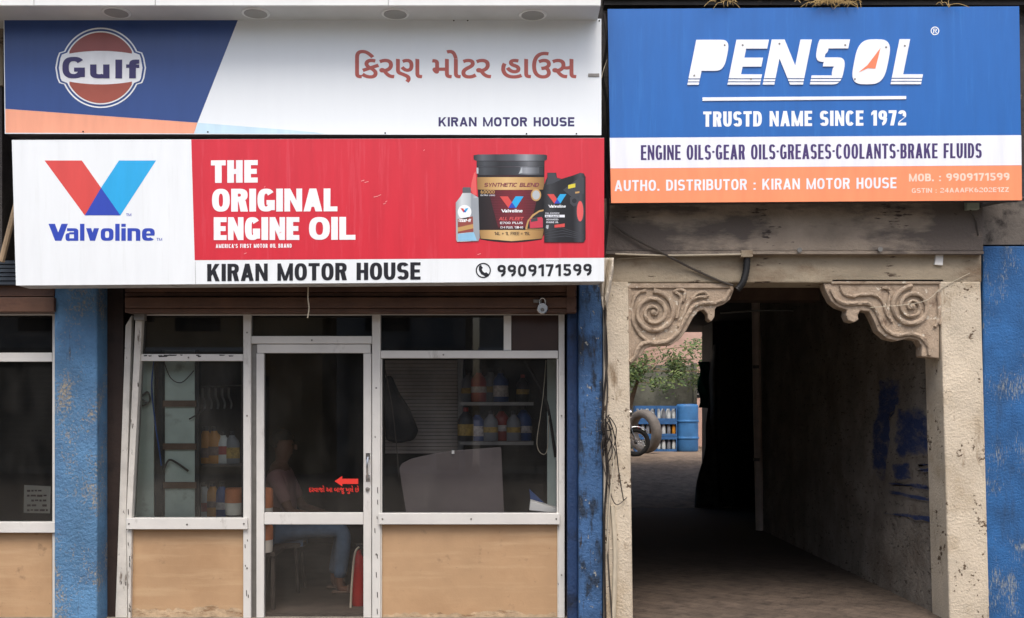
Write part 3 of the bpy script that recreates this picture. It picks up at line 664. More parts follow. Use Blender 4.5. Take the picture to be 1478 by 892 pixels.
letter(MB(), 'alvoline', 94.5, 223.5, 347.5, 347.5, 24.5, Y2-e*1.3, .26, .17, .1).build('lettering', v_blue2, G2)
tm = MB(); letter(tm, 'TM', 182, 189.5, 312, 312, 4, Y2-e, .2); letter(tm, 'TM', 226, 234, 347.5, 347.5, 4, Y2-e, .2); tm.build('lettering', v_blue2, G2)
for tx, x0, x1, y0, y1, h, s_, t_, gp in (('THE', 304.5, 372, 264, 263.5, 32.5, .295, .225, .07), ('ORIGINAL', 306, 487, 305.5, 305, 33, .295, .215, .06), ('ENGINE', 308.5, 432, 346.5, 346.3, 33, .295, .215, .06), ('OIL', 446, 513, 346.2, 346, 33, .295, .215, .06), ("AMERICA'S FIRST MOTOR OIL BRAND", 311.5, 421, 358, 357.5, 5.8, .2, .17, .16)):
    letter(MB(), tx, x0, x1, y0, y1, h, Y2-2*e, s_, t_, gp).build('lettering', v_white2, G2)
letter(MB(), 'KIRAN MOTOR HOUSE', 299, 607, 406, 403.5, 25, Y2-2*e, .245, .175, .095).build('lettering', v_ink, G2)
letter(MB(), '9909171599', 718, 854, 399.5, 397.8, 17.2, Y2-2*e, .215, .2, .16).build('lettering', v_ink, G2)
ph = MB(); ring(ph, 697.6, 390.3, 9.2, 11, Y2-2*e, 40)
ph.sheet([(691.5, 384), (694, 382.5), (697, 386.3), (695.2, 388.3), (696.5, 391.3), (699.6, 394), (701.8, 392.8), (705.6, 396), (704, 398.6), (700.5, 399), (694.5, 395.5), (691, 389.5)], Y2-2*e)
ph.build('phone_symbol', v_ink, G2)
sc3 = MB()
for x_, y_, w_ in ((521, 261, 5), (526, 263, 6), (539, 284, 7), (546, 282, 4), (553, 294, 4), (556, 291, 3), (689, 367, 5), (611, 217, 2), (381, 270, 2), (403, 336, 3), (352, 366, 4)):
    sc3.sheet([(x_, y_), (x_+w_, y_-1.5), (x_+w_, y_-.6), (x_+.5, y_+.9)], Y2-2.2*e)
sc3.build('scratch', v_pinkw if False else vinyl('scuff', (232, 150, 150)), G2)
# printed oil containers
p = lambda x, y: (640+x/4.054, 200+y/4.054)
def printed(name, x0, x1, stops):                        # a tonal ramp printed across a container picture
    m = mat(name, (0, 0, 0), .35, 0); t_ = m.node_tree; N = t_.nodes; tc = N.new('ShaderNodeTexCoord'); sp_ = N.new('ShaderNodeSeparateXYZ'); mr_ = N.new('ShaderNodeMapRange'); cr = N.new('ShaderNodeValToRGB')
    t_.links.new(tc.outputs['Object'], sp_.inputs[0]); t_.links.new(sp_.outputs['X'], mr_.inputs[0]); mr_.inputs[1].default_value = XX(p(x0, 0)[0], Y2); mr_.inputs[2].default_value = XX(p(x1, 0)[0], Y2); t_.links.new(mr_.outputs[0], cr.inputs[0])
    el = cr.color_ramp.elements
    while len(el) < len(stops): el.new(.5)
    for e_, (q_, c_) in zip(el, stops): e_.position = q_; e_.color = (*lin(c_), 1)
    t_.links.new(cr.outputs[0], N['Principled BSDF'].inputs['Base Color']); return m
g_lid = printed('print_lid', 176, 607, [(0, (40, 42, 46)), (.12, (92, 96, 104)), (.3, (58, 60, 66)), (.55, (84, 88, 96)), (.72, (150, 156, 164)), (.85, (92, 96, 102)), (1, (38, 40, 44))])
g_lid2 = printed('print_lid_dark', 176, 607, [(0, (30, 31, 34)), (.15, (72, 76, 82)), (.35, (40, 42, 46)), (.6, (62, 66, 72)), (.75, (110, 114, 120)), (.88, (60, 62, 66)), (1, (26, 27, 30))])
g_blk = printed('print_bucket', 194, 590, [(0, (22, 20, 22)), (.2, (44, 34, 36)), (.5, (64, 34, 38)), (.8, (36, 30, 32)), (1, (18, 17, 19))])
g_gold = printed('print_gold_band', 194, 590, [(0, (136, 104, 62)), (.2, (192, 156, 102)), (.45, (216, 184, 130)), (.75, (190, 152, 98)), (1, (134, 100, 58))])
g_mar = printed('print_maroon', 250, 570, [(0, (52, 26, 30)), (.3, (104, 36, 42)), (.55, (124, 42, 48)), (1, (56, 26, 30))])
g_bot = printed('print_silver', 72, 212, [(0, (150, 158, 164)), (.25, (206, 212, 216)), (.6, (176, 184, 190)), (.68, (140, 148, 156)), (.85, (180, 188, 194)), (1, (128, 136, 144))])
g_can = printed('print_can', 584, 832, [(0, (24, 24, 27)), (.15, (58, 60, 64)), (.35, (36, 36, 40)), (.7, (30, 30, 34)), (.88, (70, 72, 78)), (1, (24, 24, 27))])
def art(pts, m, k, name='printed_container'): return MB().sheet([p(*q) for q in pts], Y2-e*k).build(name, m, G2)
def artbox(x0, y0, x1, y1, m, k): return art([(x0, y0), (x1, y0), (x1, y1), (x0, y1)], m, k)
def arct(s, x0, x1, y, h, m, k, st=.2, sh=0, t=None):
    a, b_ = p(x0, y), p(x1, y); mb = letter(MB(), s, a[0], b_[0], a[1], b_[1], h/4.054, Y2-e*k, st, t, None, sh); mb.build('label_print', m, G2)
art([(190, 190), (178, 205), (164, 260), (160, 300), (175, 330), (195, 330)], v_pale, 1.5)
art([(194, 120), (592, 120), (588, 560), (575, 590)]+[(575-360*i/10, 590+18*math.sin(math.pi*i/10)) for i in range(1, 11)]+[(212, 570)], g_blk, 2)
art([(176, 98), (200, 93), (400, 91), (590, 93), (607, 98), (606, 122), (590, 130), (194, 130), (177, 122)], g_lid, 2.5)
artbox(194, 133, 591, 161, g_lid2, 2.6); artbox(200, 163, 588, 166, g_lid, 2.6); artbox(203, 168, 586, 213, g_lid2, 2.6); artbox(450, 168, 560, 205, g_lid, 2.8); artbox(212, 172, 440, 200, g_lid2, 2.8); art([(460, 165), (462, 200), (440, 207)], v_grey2, 3)
artbox(194, 170, 205, 205, v_grey2, 3)
art([(196, 226), (590, 226), (588, 298), (400, 304), (198, 298)], g_gold, 3)
art([(262, 300), (560, 300), (510, 520), (320, 520)], g_mar, 3.2)
for i in range(22): artbox(264+i*2.5, 308+i*9.6, 558-i*2.5, 309.6+i*9.6, v_purp, 3.5)
art([(208, 535), (587, 535), (578, 585), (400, 600), (218, 585)], g_gold, 3)
arct('SYNTHETIC BLEND', 237, 562, 282, 23, v_purp, 4, .2, .25); arct('14L + 1L FREE = 15L', 298, 508, 565, 19, v_blk, 4, .16)
arct('60000', 218, 300, 322, 20, v_gold, 4.2, .2); arct('EXTRA LONG', 218, 302, 336, 8, v_off, 4.2, .2)
vee(G2, lambda x, y: p(330+(x-216)*.257, 338+(y-140)*.257), Y2-e*4.4, 'printed_logo')
arct('V', 338, 364, 432, 19, v_white2, 4.4, .3); arct('alvoline', 360, 463, 432, 19, v_white2, 4.4, .27, 0, .18)
arct('ALL FLEET', 324, 470, 478, 19, v_pale, 4.4, .2, .25); arct('E700 PLUS', 332, 464, 500, 13, v_white2, 4.4, .22); arct('CI-4 PLUS, 15W-40', 334, 466, 526, 13, v_white2, 4.4, .18)
art(disc(542, 330, 30, 20, 36), v_gold, 4); art(disc(542, 330, 22, 18, 27), v_grey2, 4.3)
art([(586, 415), (560, 420), (520, 445), (492, 480), (480, 520), (480, 532), (586, 532)], v_gold, 4); art([(586, 424), (560, 430), (526, 455), (500, 485), (490, 528), (586, 528)], v_blk, 4.2)
art([(504, 470), (575, 458), (582, 470), (582, 520), (506, 525)], mat('print_truck', (190, 60, 80), .4, .1), 4.4); art([(512, 470), (550, 463), (552, 482), (512, 488)], v_slate, 4.6)
art([(72, 375), (100, 340), (112, 318), (112, 292), (116, 285), (156, 285), (160, 292), (160, 318), (205, 345), (212, 580), (205, 600), (80, 604), (74, 590)], g_bot, 5)
art([(112, 318), (112, 292), (116, 285), (156, 285), (160, 292), (160, 318)], v_grey, 5.3); art([(172, 350), (205, 345), (212, 580), (205, 600), (180, 600)], mat('print_mid_grey', (150, 158, 166), .4, .05), 5.3)
art([(84, 470), (172, 455), (176, 545), (84, 555)], v_disc, 5.6); art([(84, 520), (174, 500), (176, 525), (84, 545)], v_gold, 5.9); art([(84, 558), (178, 548), (196, 596), (86, 600)], v_sky, 5.6)
art(disc(124, 430, 40, 24, 42), v_white2, 5.6); vee(G2, lambda x, y: p(100+(x-216)*.085, 408+(y-140)*.085), Y2-e*6.2, 'printed_logo'); arct('CHAMP-4T', 88, 162, 488, 18, v_white2, 6, .24, .15)
art([(584, 290), (600, 240), (608, 225), (608, 200), (660, 200), (664, 228), (690, 236), (760, 215), (800, 200), (822, 204), (832, 225), (832, 590), (820, 607), (590, 607)], g_can, 5)
art([(612, 204), (656, 204), (660, 228), (690, 240), (640, 262), (604, 270), (612, 228)], v_slate, 5.3); art([(700, 300), (800, 225), (822, 230), (822, 320), (760, 350)], v_slate, 5.2)
art(disc(800, 425, 25, 24, 68), v_slate, 5.35); art(disc(800, 425, 19, 24, 60), v_pale, 5.5)
for k_ in range(4): art([(596, 540+k_*14), (690+k_*8, 520+k_*16), (820, 560+k_*8), (820, 563+k_*8), (690+k_*8, 524+k_*16), (596, 543+k_*14)], v_slate, 5.4)
art([(740, 345), (770, 330), (792, 352), (790, 385), (762, 398), (742, 380)], v_slate, 5.4); art(disc(766, 364, 14, 16), v_ink, 5.6)
art([(770, 312), (796, 308), (796, 318), (772, 322)], v_gold, 5.6); art([(730, 272), (772, 262), (772, 285), (730, 294)], v_yel, 5.5)
vee(G2, lambda x, y: p(608+(x-216)*.207, 325+(y-140)*.207), Y2-e*5.8, 'printed_logo'); arct('V', 614, 636, 404, 16, v_white2, 5.8, .3); arct('alvoline', 632, 716, 404, 16, v_white2, 5.8, .27, 0, .18)
arct('FULL SYNTHETIC', 596, 680, 440, 7, v_off, 5.8, .2); artbox(594, 446, 710, 461, v_off, 5.6); arct('ALL CLIMATE', 598, 680, 459, 10, v_blk, 6.2, .2); arct('ADVANCED', 602, 672, 478, 9, v_off, 5.8, .2); arct('ENGINE OIL', 602, 674, 494, 9, v_off, 5.8, .2)
art([(650, 505), (710, 497), (710, 517), (650, 521)], v_red2, 5.8); art([(602, 506), (616, 506), (614, 526), (608, 530), (600, 522)], v_grey2, 5.8)

# --- right board
Y3 = -.30
G3 = board('signboard', 'royal blue, white and orange signboard above the passage', [(877, 13), (1471, 9), (1475, 289), (882, 293)], Y3, .08, v_pen, m_signback)
MB().sheet([(880, 199), (1474, 195), (1474.5, 238.4), (881, 243)], Y3-e).build('colour_field', v_off, G3)
MB().sheet([(881, 243.2), (1474.5, 238.6), (1475, 289), (882, 293)], Y3-e).build('colour_field', v_org, G3)
# raised italic letters with slit feet
def pen(ch, x0, x1, W, s, t, bands):
    if ch == 'P': pol = [R(0, 0, s, 1), R(s, 1-t, W*.72, 1), R(s, .31, W*.72, .31+t)]+arc(W*.7, .655, W*.3, .345, s, t, -90, 90, 3.2)
    elif ch == 'E': pol = [R(0, 0, s, 1), R(s, 0, W, t*1.15), R(s, 1-t, W, 1), R(s, .5-t/2, W*.93, .5+t/2)]
    elif ch == 'N': h = s*1.12; pol = [R(0, 0, s, 1), R(W-s, 0, W, 1), DG(W-h, 0, 0, 1, h)]
    elif ch == 'S': pol = [R(W*.25, 1-t, W, 1), R(W*.3, .5-t/2, W*.7, .5+t/2), R(0, 0, W*.7, t)]+arc(W*.3, .5+.25+t/4, W*.3, .25+t/4, s, t, 90, 270, 3)+arc(W*.7, .25+t/4, W*.3, .25+t/4, s, t, -90, 90, 3)
    elif ch == 'O': pol = [[_se(W/2, .5, W/2, .5, math.radians(i*9), 3.4) for i in range(40)]]
    else: pol = [R(0, 0, s, 1), R(s, 0, W, t*1.1)]
    if bands: pol = [c for q in pol for bd in ((0, .052), (.074, .118), (.142, 1)) for c in [clip_y(q, *bd)] if len(c) > 2]
    vs, fs = union(pol); h = 65.; shear = .2
    mb = MB(); P2 = [at(x0+u*h+shear*v_*h, 122.3-v_*h-(x0-992)*.003, Y3-.0075) for u, v_ in vs]
    bm = bmesh.new(); bv = [bm.verts.new(q) for q in P2]
    for f in fs:
        try: bm.faces.new([bv[i] for i in f])
        except ValueError: pass
    r = bmesh.ops.extrude_face_region(bm, geom=bm.faces[:]); bmesh.ops.translate(bm, vec=(0, .0072, 0), verts=[q for q in r['geom'] if isinstance(q, bmesh.types.BMVert)])
    me = bpy.data.meshes.new('raised_letter'); bm.normal_update(); bmesh.ops.recalc_face_normals(bm, faces=bm.faces); bm.to_mesh(me); bm.free(); me.materials.append(v_white2)
    o = bpy.data.objects.new('raised_letter', me); C.objects.link(o); hang(o, G3); return o
for ch, x0, x1 in (('P', 992, 1054), ('E', 1050, 1110), ('N', 1101, 1172), ('S', 1169, 1227), ('L', 1285.5, 1332)):
    pen(ch, x0, x1, (x1-x0-13*(.2 if ch == 'L' else 1))/65, .255 if ch != 'L' else .235, .2, True)
oo = pen('O', 1226.5, 1289, (62-13)/65, .2, .2, False)
MB().sheet([(1271, 69), (1263.5, 99), (1253, 98.2), (1239, 104.5), (1252, 94)], Y3-.009).build('arrow_mark', v_org2, oo)
for x, y in ((1046, 65), (1002, 109), (1072, 65), (1084, 114), (1125, 63), (1220, 65), (1279, 68), (1306, 66), (1234, 114)): MB().lathe([(.007, 0), (.005, -.003)], at(x, y, Y3-.0078), 8, 'Y').build('fixing_screw', m_steel, G3)
MB().slab([(1014, 140.5), (1308, 138.5), (1308, 143), (1014, 145.5)], Y3-.006, Y3-.0002).build('rule_bar', v_white2, G3)
letter(MB(), 'TRUSTD NAME SINCE 1972', 1015, 1308, 183, 181, 22, Y3-e, .23, .185, .1).build('lettering', v_white2, G3)
letter(MB(), 'ENGINE OILS*GEAR OILS*GREASES*COOLANTS*BRAKE FLUIDS', 925, 1417, 231, 228, 21.5, Y3-2*e, .165, .125, .085).build('lettering', mat('plum_ink', (70, 54, 110), .4, .1), G3)
letter(MB(), 'AUTHO. DISTRIBUTOR : KIRAN MOTOR HOUSE', 887, 1294, 276, 271.8, 15.8, Y3-2*e, .19, .165, .13).build('lettering', v_off, G3)
letter(MB(), 'MOB. : 9909171599', 1312, 1457, 262, 260.5, 11.2, Y3-2*e, .24, .2, .13).build('lettering', v_pinkw, G3)
letter(MB(), 'GSTIN : 24AAAFK6202E1ZZ', 1316, 1456, 278.5, 277, 6.8, Y3-2*e, .22, .18, .14).build('lettering', v_pinkw, G3)
rg = MB(); ring(rg, 1349.5, 44.5, 4.8, 6.2, Y3-e, 24); letter(rg, 'R', 1347, 1352.5, 47.8, 47.8, 6.4, Y3-e, .2); rg.build('registered_mark', v_white2, G3)

# ------------------------------------------------------------------ inside the shop
m_green = mat('pale_green_board', (206, 220, 210), .6, .1, 4, .1, 40, [((150, 156, 146), 5, .58, .15)])
m_slat = mat('brown_batten', (110, 84, 64), .7, .2, 8)
rk = thing('display_board', 'pale green display board with brown battens standing behind the left pane', 'board', at(262, 748, .75))
q = MB(); q.boxp(238, 505, 281, 760, .36, .40); q.build('board_panel', m_green, rk)
q = MB(); q.boxp(196, 515, 222, 760, .30, .34); q.build('board_panel', m_green, rk)
for y in (578, 640, 696): MB().boxp(232, y, 283, y+9, .335, .359).build('batten', m_slat, rk)
q = MB(); q.boxp(222, 505, 234, 765, .32, .36); q.build('upright', m_gasket, rk); q = MB(); q.boxp(281.5, 505, 287, 765, .35, .41); q.build('upright', m_gasket, rk)
# oil bottles
m_bot = {k: mat('bottle_'+k, c, .35, .08, 8) for k, c in (('amber', (196, 132, 44)), ('white', (196, 200, 198)), ('blue', (40, 74, 130)), ('red', (150, 46, 42)), ('grey', (120, 122, 126)), ('black', (36, 36, 40)))}
m_lab = mat('bottle_label', (120, 100, 92), .5, .3, 30)
m_labw = mat('bottle_label_white', (196, 188, 184), .5, .35, 40); m_laby = mat('bottle_label_yellow', (170, 140, 70), .5, .35, 40)
def bottle(loc, h, kind, label, group):
    r = h*.19; t = thing('oil_bottle', label, 'bottle', loc, group)
    mb = MB(); x, y, z = loc
    mb.lathe([(r*.92, 0), (r, h*.02), (r, h*.62), (r*.85, h*.72), (r*.4, h*.84), (r*.36, h*.88)], loc, 14, 'Z', 1.25, .8); mb.build('bottle_body', m_bot[kind], t, smooth=True)
    MB().lathe([(r*.42, h*.88), (r*.42, h*1.0)], loc, 12).build('cap', m_bot['black' if kind != 'black' else 'red'], t, smooth=True)
    MB().lathe([(r*1.02, h*(.16+.12*(len(label) % 3)/2)), (r*1.02, h*(.42+.12*(len(label) % 4)/3))], loc, 14, 'Z', 1.25, .8).build('bottle_label', {'white': m_bot['red'], 'red': m_labw, 'blue': m_labw, 'grey': m_laby, 'black': m_laby}.get(kind, m_lab), t, smooth=True)
    return t
def shelf(px0, px1, py, Y, label, m, depth=.25):
    a, b_ = at(px0, py, Y), at(px1, py, Y)
    mb = MB().box((a.x, Y, a.z-.02), (b_.x, Y+depth, a.z)); return tag(mb.build('shelf', m, None, bevel=.002), label, 'shelf'), a.z
m_shelf = mat('dark_shelf_board', (70, 62, 56), .6, .2, 6)
_, z1 = shelf(286, 352, 670, .6, 'dark shelf board with amber bottles behind the left pane', m_shelf)
_, z2 = shelf(286, 330, 748, .6, 'lowest dark shelf board behind the left pane, under the pale bottles', m_shelf)
for i, (px, k, d) in enumerate(((297, 'amber', 'amber oil bottle with black cap, first on the shelf behind the left pane'), (309, 'amber', 'amber oil bottle with black cap, second on the shelf behind the left pane'), (322, 'white', 'white oil bottle with red label on the upper shelf behind the left pane'), (335, 'grey', 'grey oil bottle at the right end of the shelf behind the left pane'))):
    bottle((XX(px, .7), .7, z1+.001), .30 if k == 'amber' else .26, k, d, 'bottles on the left shelves')
for i, (px, k, d) in enumerate(((294, 'white', 'pale bottle with red label on the lowest shelf next to the display board'), (307, 'amber', 'amber bottle on the lowest shelf behind the left pane'), (320, 'blue', 'blue bottle on the lowest shelf behind the left pane'))):
    bottle((XX(px, .7), .7, z2+.001), .28, k, d, 'bottles on the left shelves')
hb = MB()                                                                            # hanging pump sprayers
for i in range(5):
    x = 292+i*9.5; hb.tube([at(x, 560, 1.0), at(x, 572, 1.0)], .012, 8); hb.tube(smooth_path([at(x, 572, 1.0), at(x+4, 582, .99), at(x+3, 590, .98)]), .01, 8)
hb.tube([at(285, 558, 1.0), at(350, 556, 1.0)], .006, 6)
tag(hb.build('hook_rail', m_steel, None, smooth=True), 'wire rail with a row of pale hooks high behind the left pane', 'hook rail')
def cable(pts, r, m, label, cat='cable', name='cable', Yd=None):
    P_ = [at(*p_) for p_ in pts]; return tag(MB().tube(smooth_path(P_, 8), r, 6).build(name, m, None, smooth=True), label, cat)
cable([(222, 520, .29), (219, 560, .28), (224, 610, .27), (230, 650, .27), (233, 672, .28)], .006, m_wire_b, 'thin blue cable dangling behind the left pane')
cable([(205, 572, .27), (213, 566, .27), (216, 578, .27), (206, 586, .27), (202, 576, .27), (214, 582, .27)], .008, m_steel, 'small coil of pale wire hung behind the left pane', 'wire coil', 'wire_coil')
cable([(236, 520, .33), (246, 545, .32), (262, 552, .31), (280, 535, .32)], .004, m_wire, 'thin grey cable looping high across the display board')
cable([(236, 680, .33), (244, 664, .32), (258, 670, .32), (272, 680, .33)], .008, m_wire, 'bent grey hose lying against the display board lower down', 'hose', 'hose')
cable([(273, 605, .33), (285, 598, .33), (296, 590, .34)], .006, m_wire_d, 'short black lead sticking out beside the display board', 'cable')
# orange and white cartons behind the mullion
m_cart = mat('carton_orange', (226, 140, 92), .7, .15, 6); m_cartw = mat('carton_white', (240, 234, 222), .7, .1, 6)
def tub(x0, y0, x1, y1, Y, label):
    k = (D0+Y)/F; r = (x1-x0)/2*k; o = at((x0+x1)/2, y1, Y); h = (y1-y0)*k; t_ = thing('plastic_tub', label, 'tub', o, 'orange and white tubs beside the door')
    MB().lathe([(r*.9, 0), (r*.95, .008), (r*.97, h*.45)], o, 24).build('tub_body', m_cartw, t_, smooth=True)
    MB().lathe([(r*.975, h*.452), (r, h*.47), (r, h*.9), (r*.92, h*.97), (r*.8, h)], o, 24).build('upper_band', m_cart, t_, smooth=True)
tub(325, 704, 351, 742.8, .30, 'orange and white plastic tub on the ledge at the right end of the left pane')
tub(366, 704, 394, 756, .30, 'orange and white plastic tub behind the left stile of the door, stacked on another')
tub(366, 757, 394, 796.6, .30, 'orange and white plastic tub standing on the low table under another tub')
ps = MB().boxp(318, 797, 397, 803, .28, .6)
for x in (320, 391): ps.boxp(x, 803.4, x+5, 906, .30, .33)
tag(ps.build('low_table', m_shelf, None), 'low dark table carrying the stacked orange tubs inside the door', 'table')
tb = MB().boxp(326, 743, 350.5, 749, .26, .5); tb.boxp(326, 749.3, 331, 797, .30, .34)
tag(tb.build('ledge', m_shelf, None), 'small ledge carrying a single orange and white tub', 'shelf')

# big grey sheet, tray, rail and shelves behind the right pane
m_sheet = mat('grey_window_film', (92, 84, 84), .5, .12, 2.5, .02, 60)
gs = MB().slab([(588, 752), (576, 676), (580, 669), (594, 662), (620, 656), (652, 650.5), (722, 645.5), (723.5, 648), (728, 752)], .34, .355)
gs = tag(gs.build('grey_sheet', m_sheet, None, bevel=.003), 'large dull grey sheet with rounded corner leaning behind the right pane', 'sheet')
ck = MB(); ck.tube([at(654, 650, .33), at(654, 655, .33)], .012, 10); ck.build('suction_hook', m_white, gs)
wt = MB().slab([(766, 723), (808, 735), (806, 740.6), (764, 736.5)], .24, .40); wt = tag(wt.build('white_tray', m_white, None, bevel=.003), 'tilted white plastic tray at the bottom right of the right pane', 'tray')
MB().slab([(764, 706), (790, 730), (784, 731), (766, 722.6)], .42, .44).build('blue_rim', m_bot['blue'], wt)
rs = thing('reflected_shutter', 'grey roller shutter added behind the right pane in place of a reflected one', 'shutter', at(610, 645, 1.2))  # slats built inside in place of a shutter reflected in the glass
sl_ = MB()
for i in range(26): y = 520+i*5.2; sl_.slab([(556, y), (660, y), (660, y+4.4), (556, y+4.4)], 1.2-.012*(i % 2), 1.26)
sl_.build('slat_curtain', mat('shutter_grey', (176, 166, 158), .6, .15, 5), rs)
MB().boxp(660.5, 514, 668, 745, 1.16, 1.26).build('guide_rail', m_steel, rs)
_, z3 = shelf(664, 770, 580, .9, 'upper steel-edged bottle shelf behind the right pane', m_shelf, .3)
_, z4 = shelf(664, 770, 637, .9, 'lower steel-edged bottle shelf behind the right pane', m_shelf, .3)
for z, py in ((z3, 580), (z4, 637)):
    k = MB().box((XX(664, .88), .88, z-.03), (XX(770, .88), .899, z-.002)); tag(k.build('shelf_rail', m_steel, None), 'pale metal edge rail of the %s bottle shelf behind the right pane' % ('upper' if py == 580 else 'lower'), 'rail')
cols = ['grey', 'black', 'blue', 'red', 'blue', 'red', 'grey']
for row, z in (('upper', z3), ('lower', z4)):
    for i in range(6):
        if row == 'upper' and i == 4: continue
        k = cols[(i*3+(row == 'lower')) % 7]
        bottle((XX(674+i*16.5+RND.uniform(-2, 2), 1.0), 1.0+RND.uniform(-.04, .1), z+.001), RND.uniform(.215, .30), k, '%s oil bottle, %s from the left on the %s shelf behind the right pane' % (k, ('first', 'second', 'third', 'fourth', 'fifth', 'last')[i], row), 'bottles on the right shelves')
cable([(757, 520, .5), (772, 545, .5), (790, 585, .5), (802, 660, .5)], .012, m_wire_d, 'thick black hose slanting down behind the right edge of the right pane', 'hose', 'hose')
cable([(788, 520, .45), (784, 570, .45), (780, 600, .45), (775, 640, .45), (782, 655, .45), (790, 648, .45), (792, 600, .45)], .0035, m_wire_c, 'thin pale cable hanging in a loop behind the right pane')
cable([(555, 530, .5), (565, 580, .5), (572, 640, .5), (576, 690, .5)], .004, m_wire, 'thin cable hanging at the left of the right pane')
pl = MB().boxp(790, 510, 803, 745, .6, .66); tag(pl.build('inner_post', m_green, None), 'pale post standing inside at the right of the right pane', 'post')
jk = MB(); jk.prism([at(*q_, .85) for q_ in ((553, 545), (563, 540), (574, 565), (590, 590), (603, 622), (596, 636), (572, 640), (556, 636))], Vector((0, .12, 0)))  # dark solid standing in for a motorcycle reflection in the glass
tag(jk.build('reflection_shape', mat('reflection_black', (26, 26, 30), .9, .3, 12, .5, 30), None, bevel=.03), 'dark shape standing in for a reflected motorcycle, behind the left edge of the right pane', 'reflection')
# red cylinder at the foot of the door
ex = thing('fire_extinguisher', 'red cylinder with a white hose standing inside the foot of the door', 'fire extinguisher', (XX(514, .5), .5, .02))
zt = ZZ(800, .5)
MB().lathe([(.05, 0), (.055, .02), (.055, zt-.12), (.045, zt-.05), (.02, zt-.02), (.02, zt+.02)], (XX(518, .5), .5, .02), 20).build('cylinder', mat('red_paint', (190, 40, 36), .35, .1), ex, smooth=True)
MB().tube(smooth_path([at(518, 790, .46), at(512, 800, .42), at(508, 840, .40), at(505, 900, .40)]), .009, 8).build('hose', m_wire_c, ex, smooth=True)
MB().boxp(513, 786, 524, 793, .47, .52).build('valve', m_black, ex, bevel=.004)
# stool and seated person
YP = 1.15
stl = thing('stool', 'small dark stool under the seated person inside the door', 'stool', (XX(412, YP), YP, .02))
zs_ = .44; xs = XX(412, YP)
MB().lathe([(.17, 0), (.18, .01), (.18, .03), (.17, .04)], (xs, YP, zs_-.04), 20).build('seat', m_shelf, stl)
for dx, dy in ((-.11, -.11), (.11, -.11), (-.11, .11), (.11, .11)): MB().tube([(xs+dx*1.25, YP+dy*1.25, .02), (xs+dx, YP+dy, zs_-.04)], .014, 8).build('leg', m_shelf, stl)
def skin(name, nodes, edges, m, parent, sub=2, root=0):
    me = bpy.data.meshes.new(name); me.from_pydata([n_[0] for n_ in nodes], edges, []); o = bpy.data.objects.new(name, me); C.objects.link(o)
    sk = o.modifiers.new('skin', 'SKIN'); sk.use_smooth_shade = True
    if not me.skin_vertices: me.skin_vertices.new()
    for i, n_ in enumerate(nodes):
        r = n_[1]; me.skin_vertices[0].data[i].radius = r if isinstance(r, tuple) else (r, r); me.skin_vertices[0].data[i].use_root = (i == root)
    sb = o.modifiers.new('sub', 'SUBSURF'); sb.levels = sub; sb.render_levels = sub
    bpy.context.view_layer.update(); dg = bpy.context.evaluated_depsgraph_get()
    m2 = bpy.data.meshes.new_from_object(o.evaluated_get(dg)); bpy.data.objects.remove(o)
    m2.name = name; m2.materials.clear(); m2.materials.append(m); o = bpy.data.objects.new(name, m2); C.objects.link(o)
    for p_ in m2.polygons: p_.use_smooth = True; p_.material_index = 0
    if parent is not None: hang(o, parent)
    return o
m_skin = mat('brown_skin', (120, 82, 62), .6, .08, 10); m_shirt = mat('pink_shirt', (168, 128, 122), .85, .12, 6, .2, 30); m_jean = mat('blue_jeans', (92, 116, 142), .9, .15, 8, .2, 50); m_hair = mat('black_hair', (22, 20, 20), .7, .2, 20); m_sand = mat('brown_sandal', (120, 98, 84), .7, .1)
pe = thing('person', 'person in a pink shirt and blue jeans seated sideways behind the glass door', 'person', (xs, YP, .02))
hip = Vector((XX(408, YP), YP, zs_+.11)); sh_ = Vector((XX(404, YP), YP, zs_+.60)); nk = Vector((XX(406, YP), YP, zs_+.68)); hd_ = Vector((XX(410, YP), YP-.01, zs_+.80))
knee = [Vector((XX(500, YP), YP-.11, .545)), Vector((XX(492, YP), YP+.12, .545))]; ank = [Vector((XX(493, YP), YP-.11, .10)), Vector((XX(478, YP), YP+.13, .10))]
toe = [Vector((XX(509, YP-.1), YP-.12, .045)), Vector((XX(496, YP), YP+.14, .045))]
nodes = [(hip, (.15, .13)), (hip*.5+sh_*.5, (.14, .11)), (sh_, (.15, .10)), (nk, .055), (hd_-Vector((0, 0, .05)), (.07, .075)), (hd_+Vector((.005, 0, .03)), (.085, .10)), (hd_+Vector((0, 0, .11)), (.05, .06))]
edges = [(0, 1), (1, 2), (2, 3), (3, 4), (4, 5), (5, 6)]
def ext(frm, lst):
    for p_, r in lst: nodes.append((p_, r)); edges.append((frm, len(nodes)-1)); frm = len(nodes)-1
    return frm
ends = []
for s_, i in ((-1, 0), (1, 1)):
    ext(0, [(hip+Vector((.03, s_*.10, 0)), .095), (hip*.5+knee[i]*.5+Vector((0, 0, .01)), .078), (knee[i], .058), (knee[i]*.55+ank[i]*.45, .052), (ank[i], .036), (ank[i]+Vector((.01, 0, -.05)), .036), (toe[i], .03)])
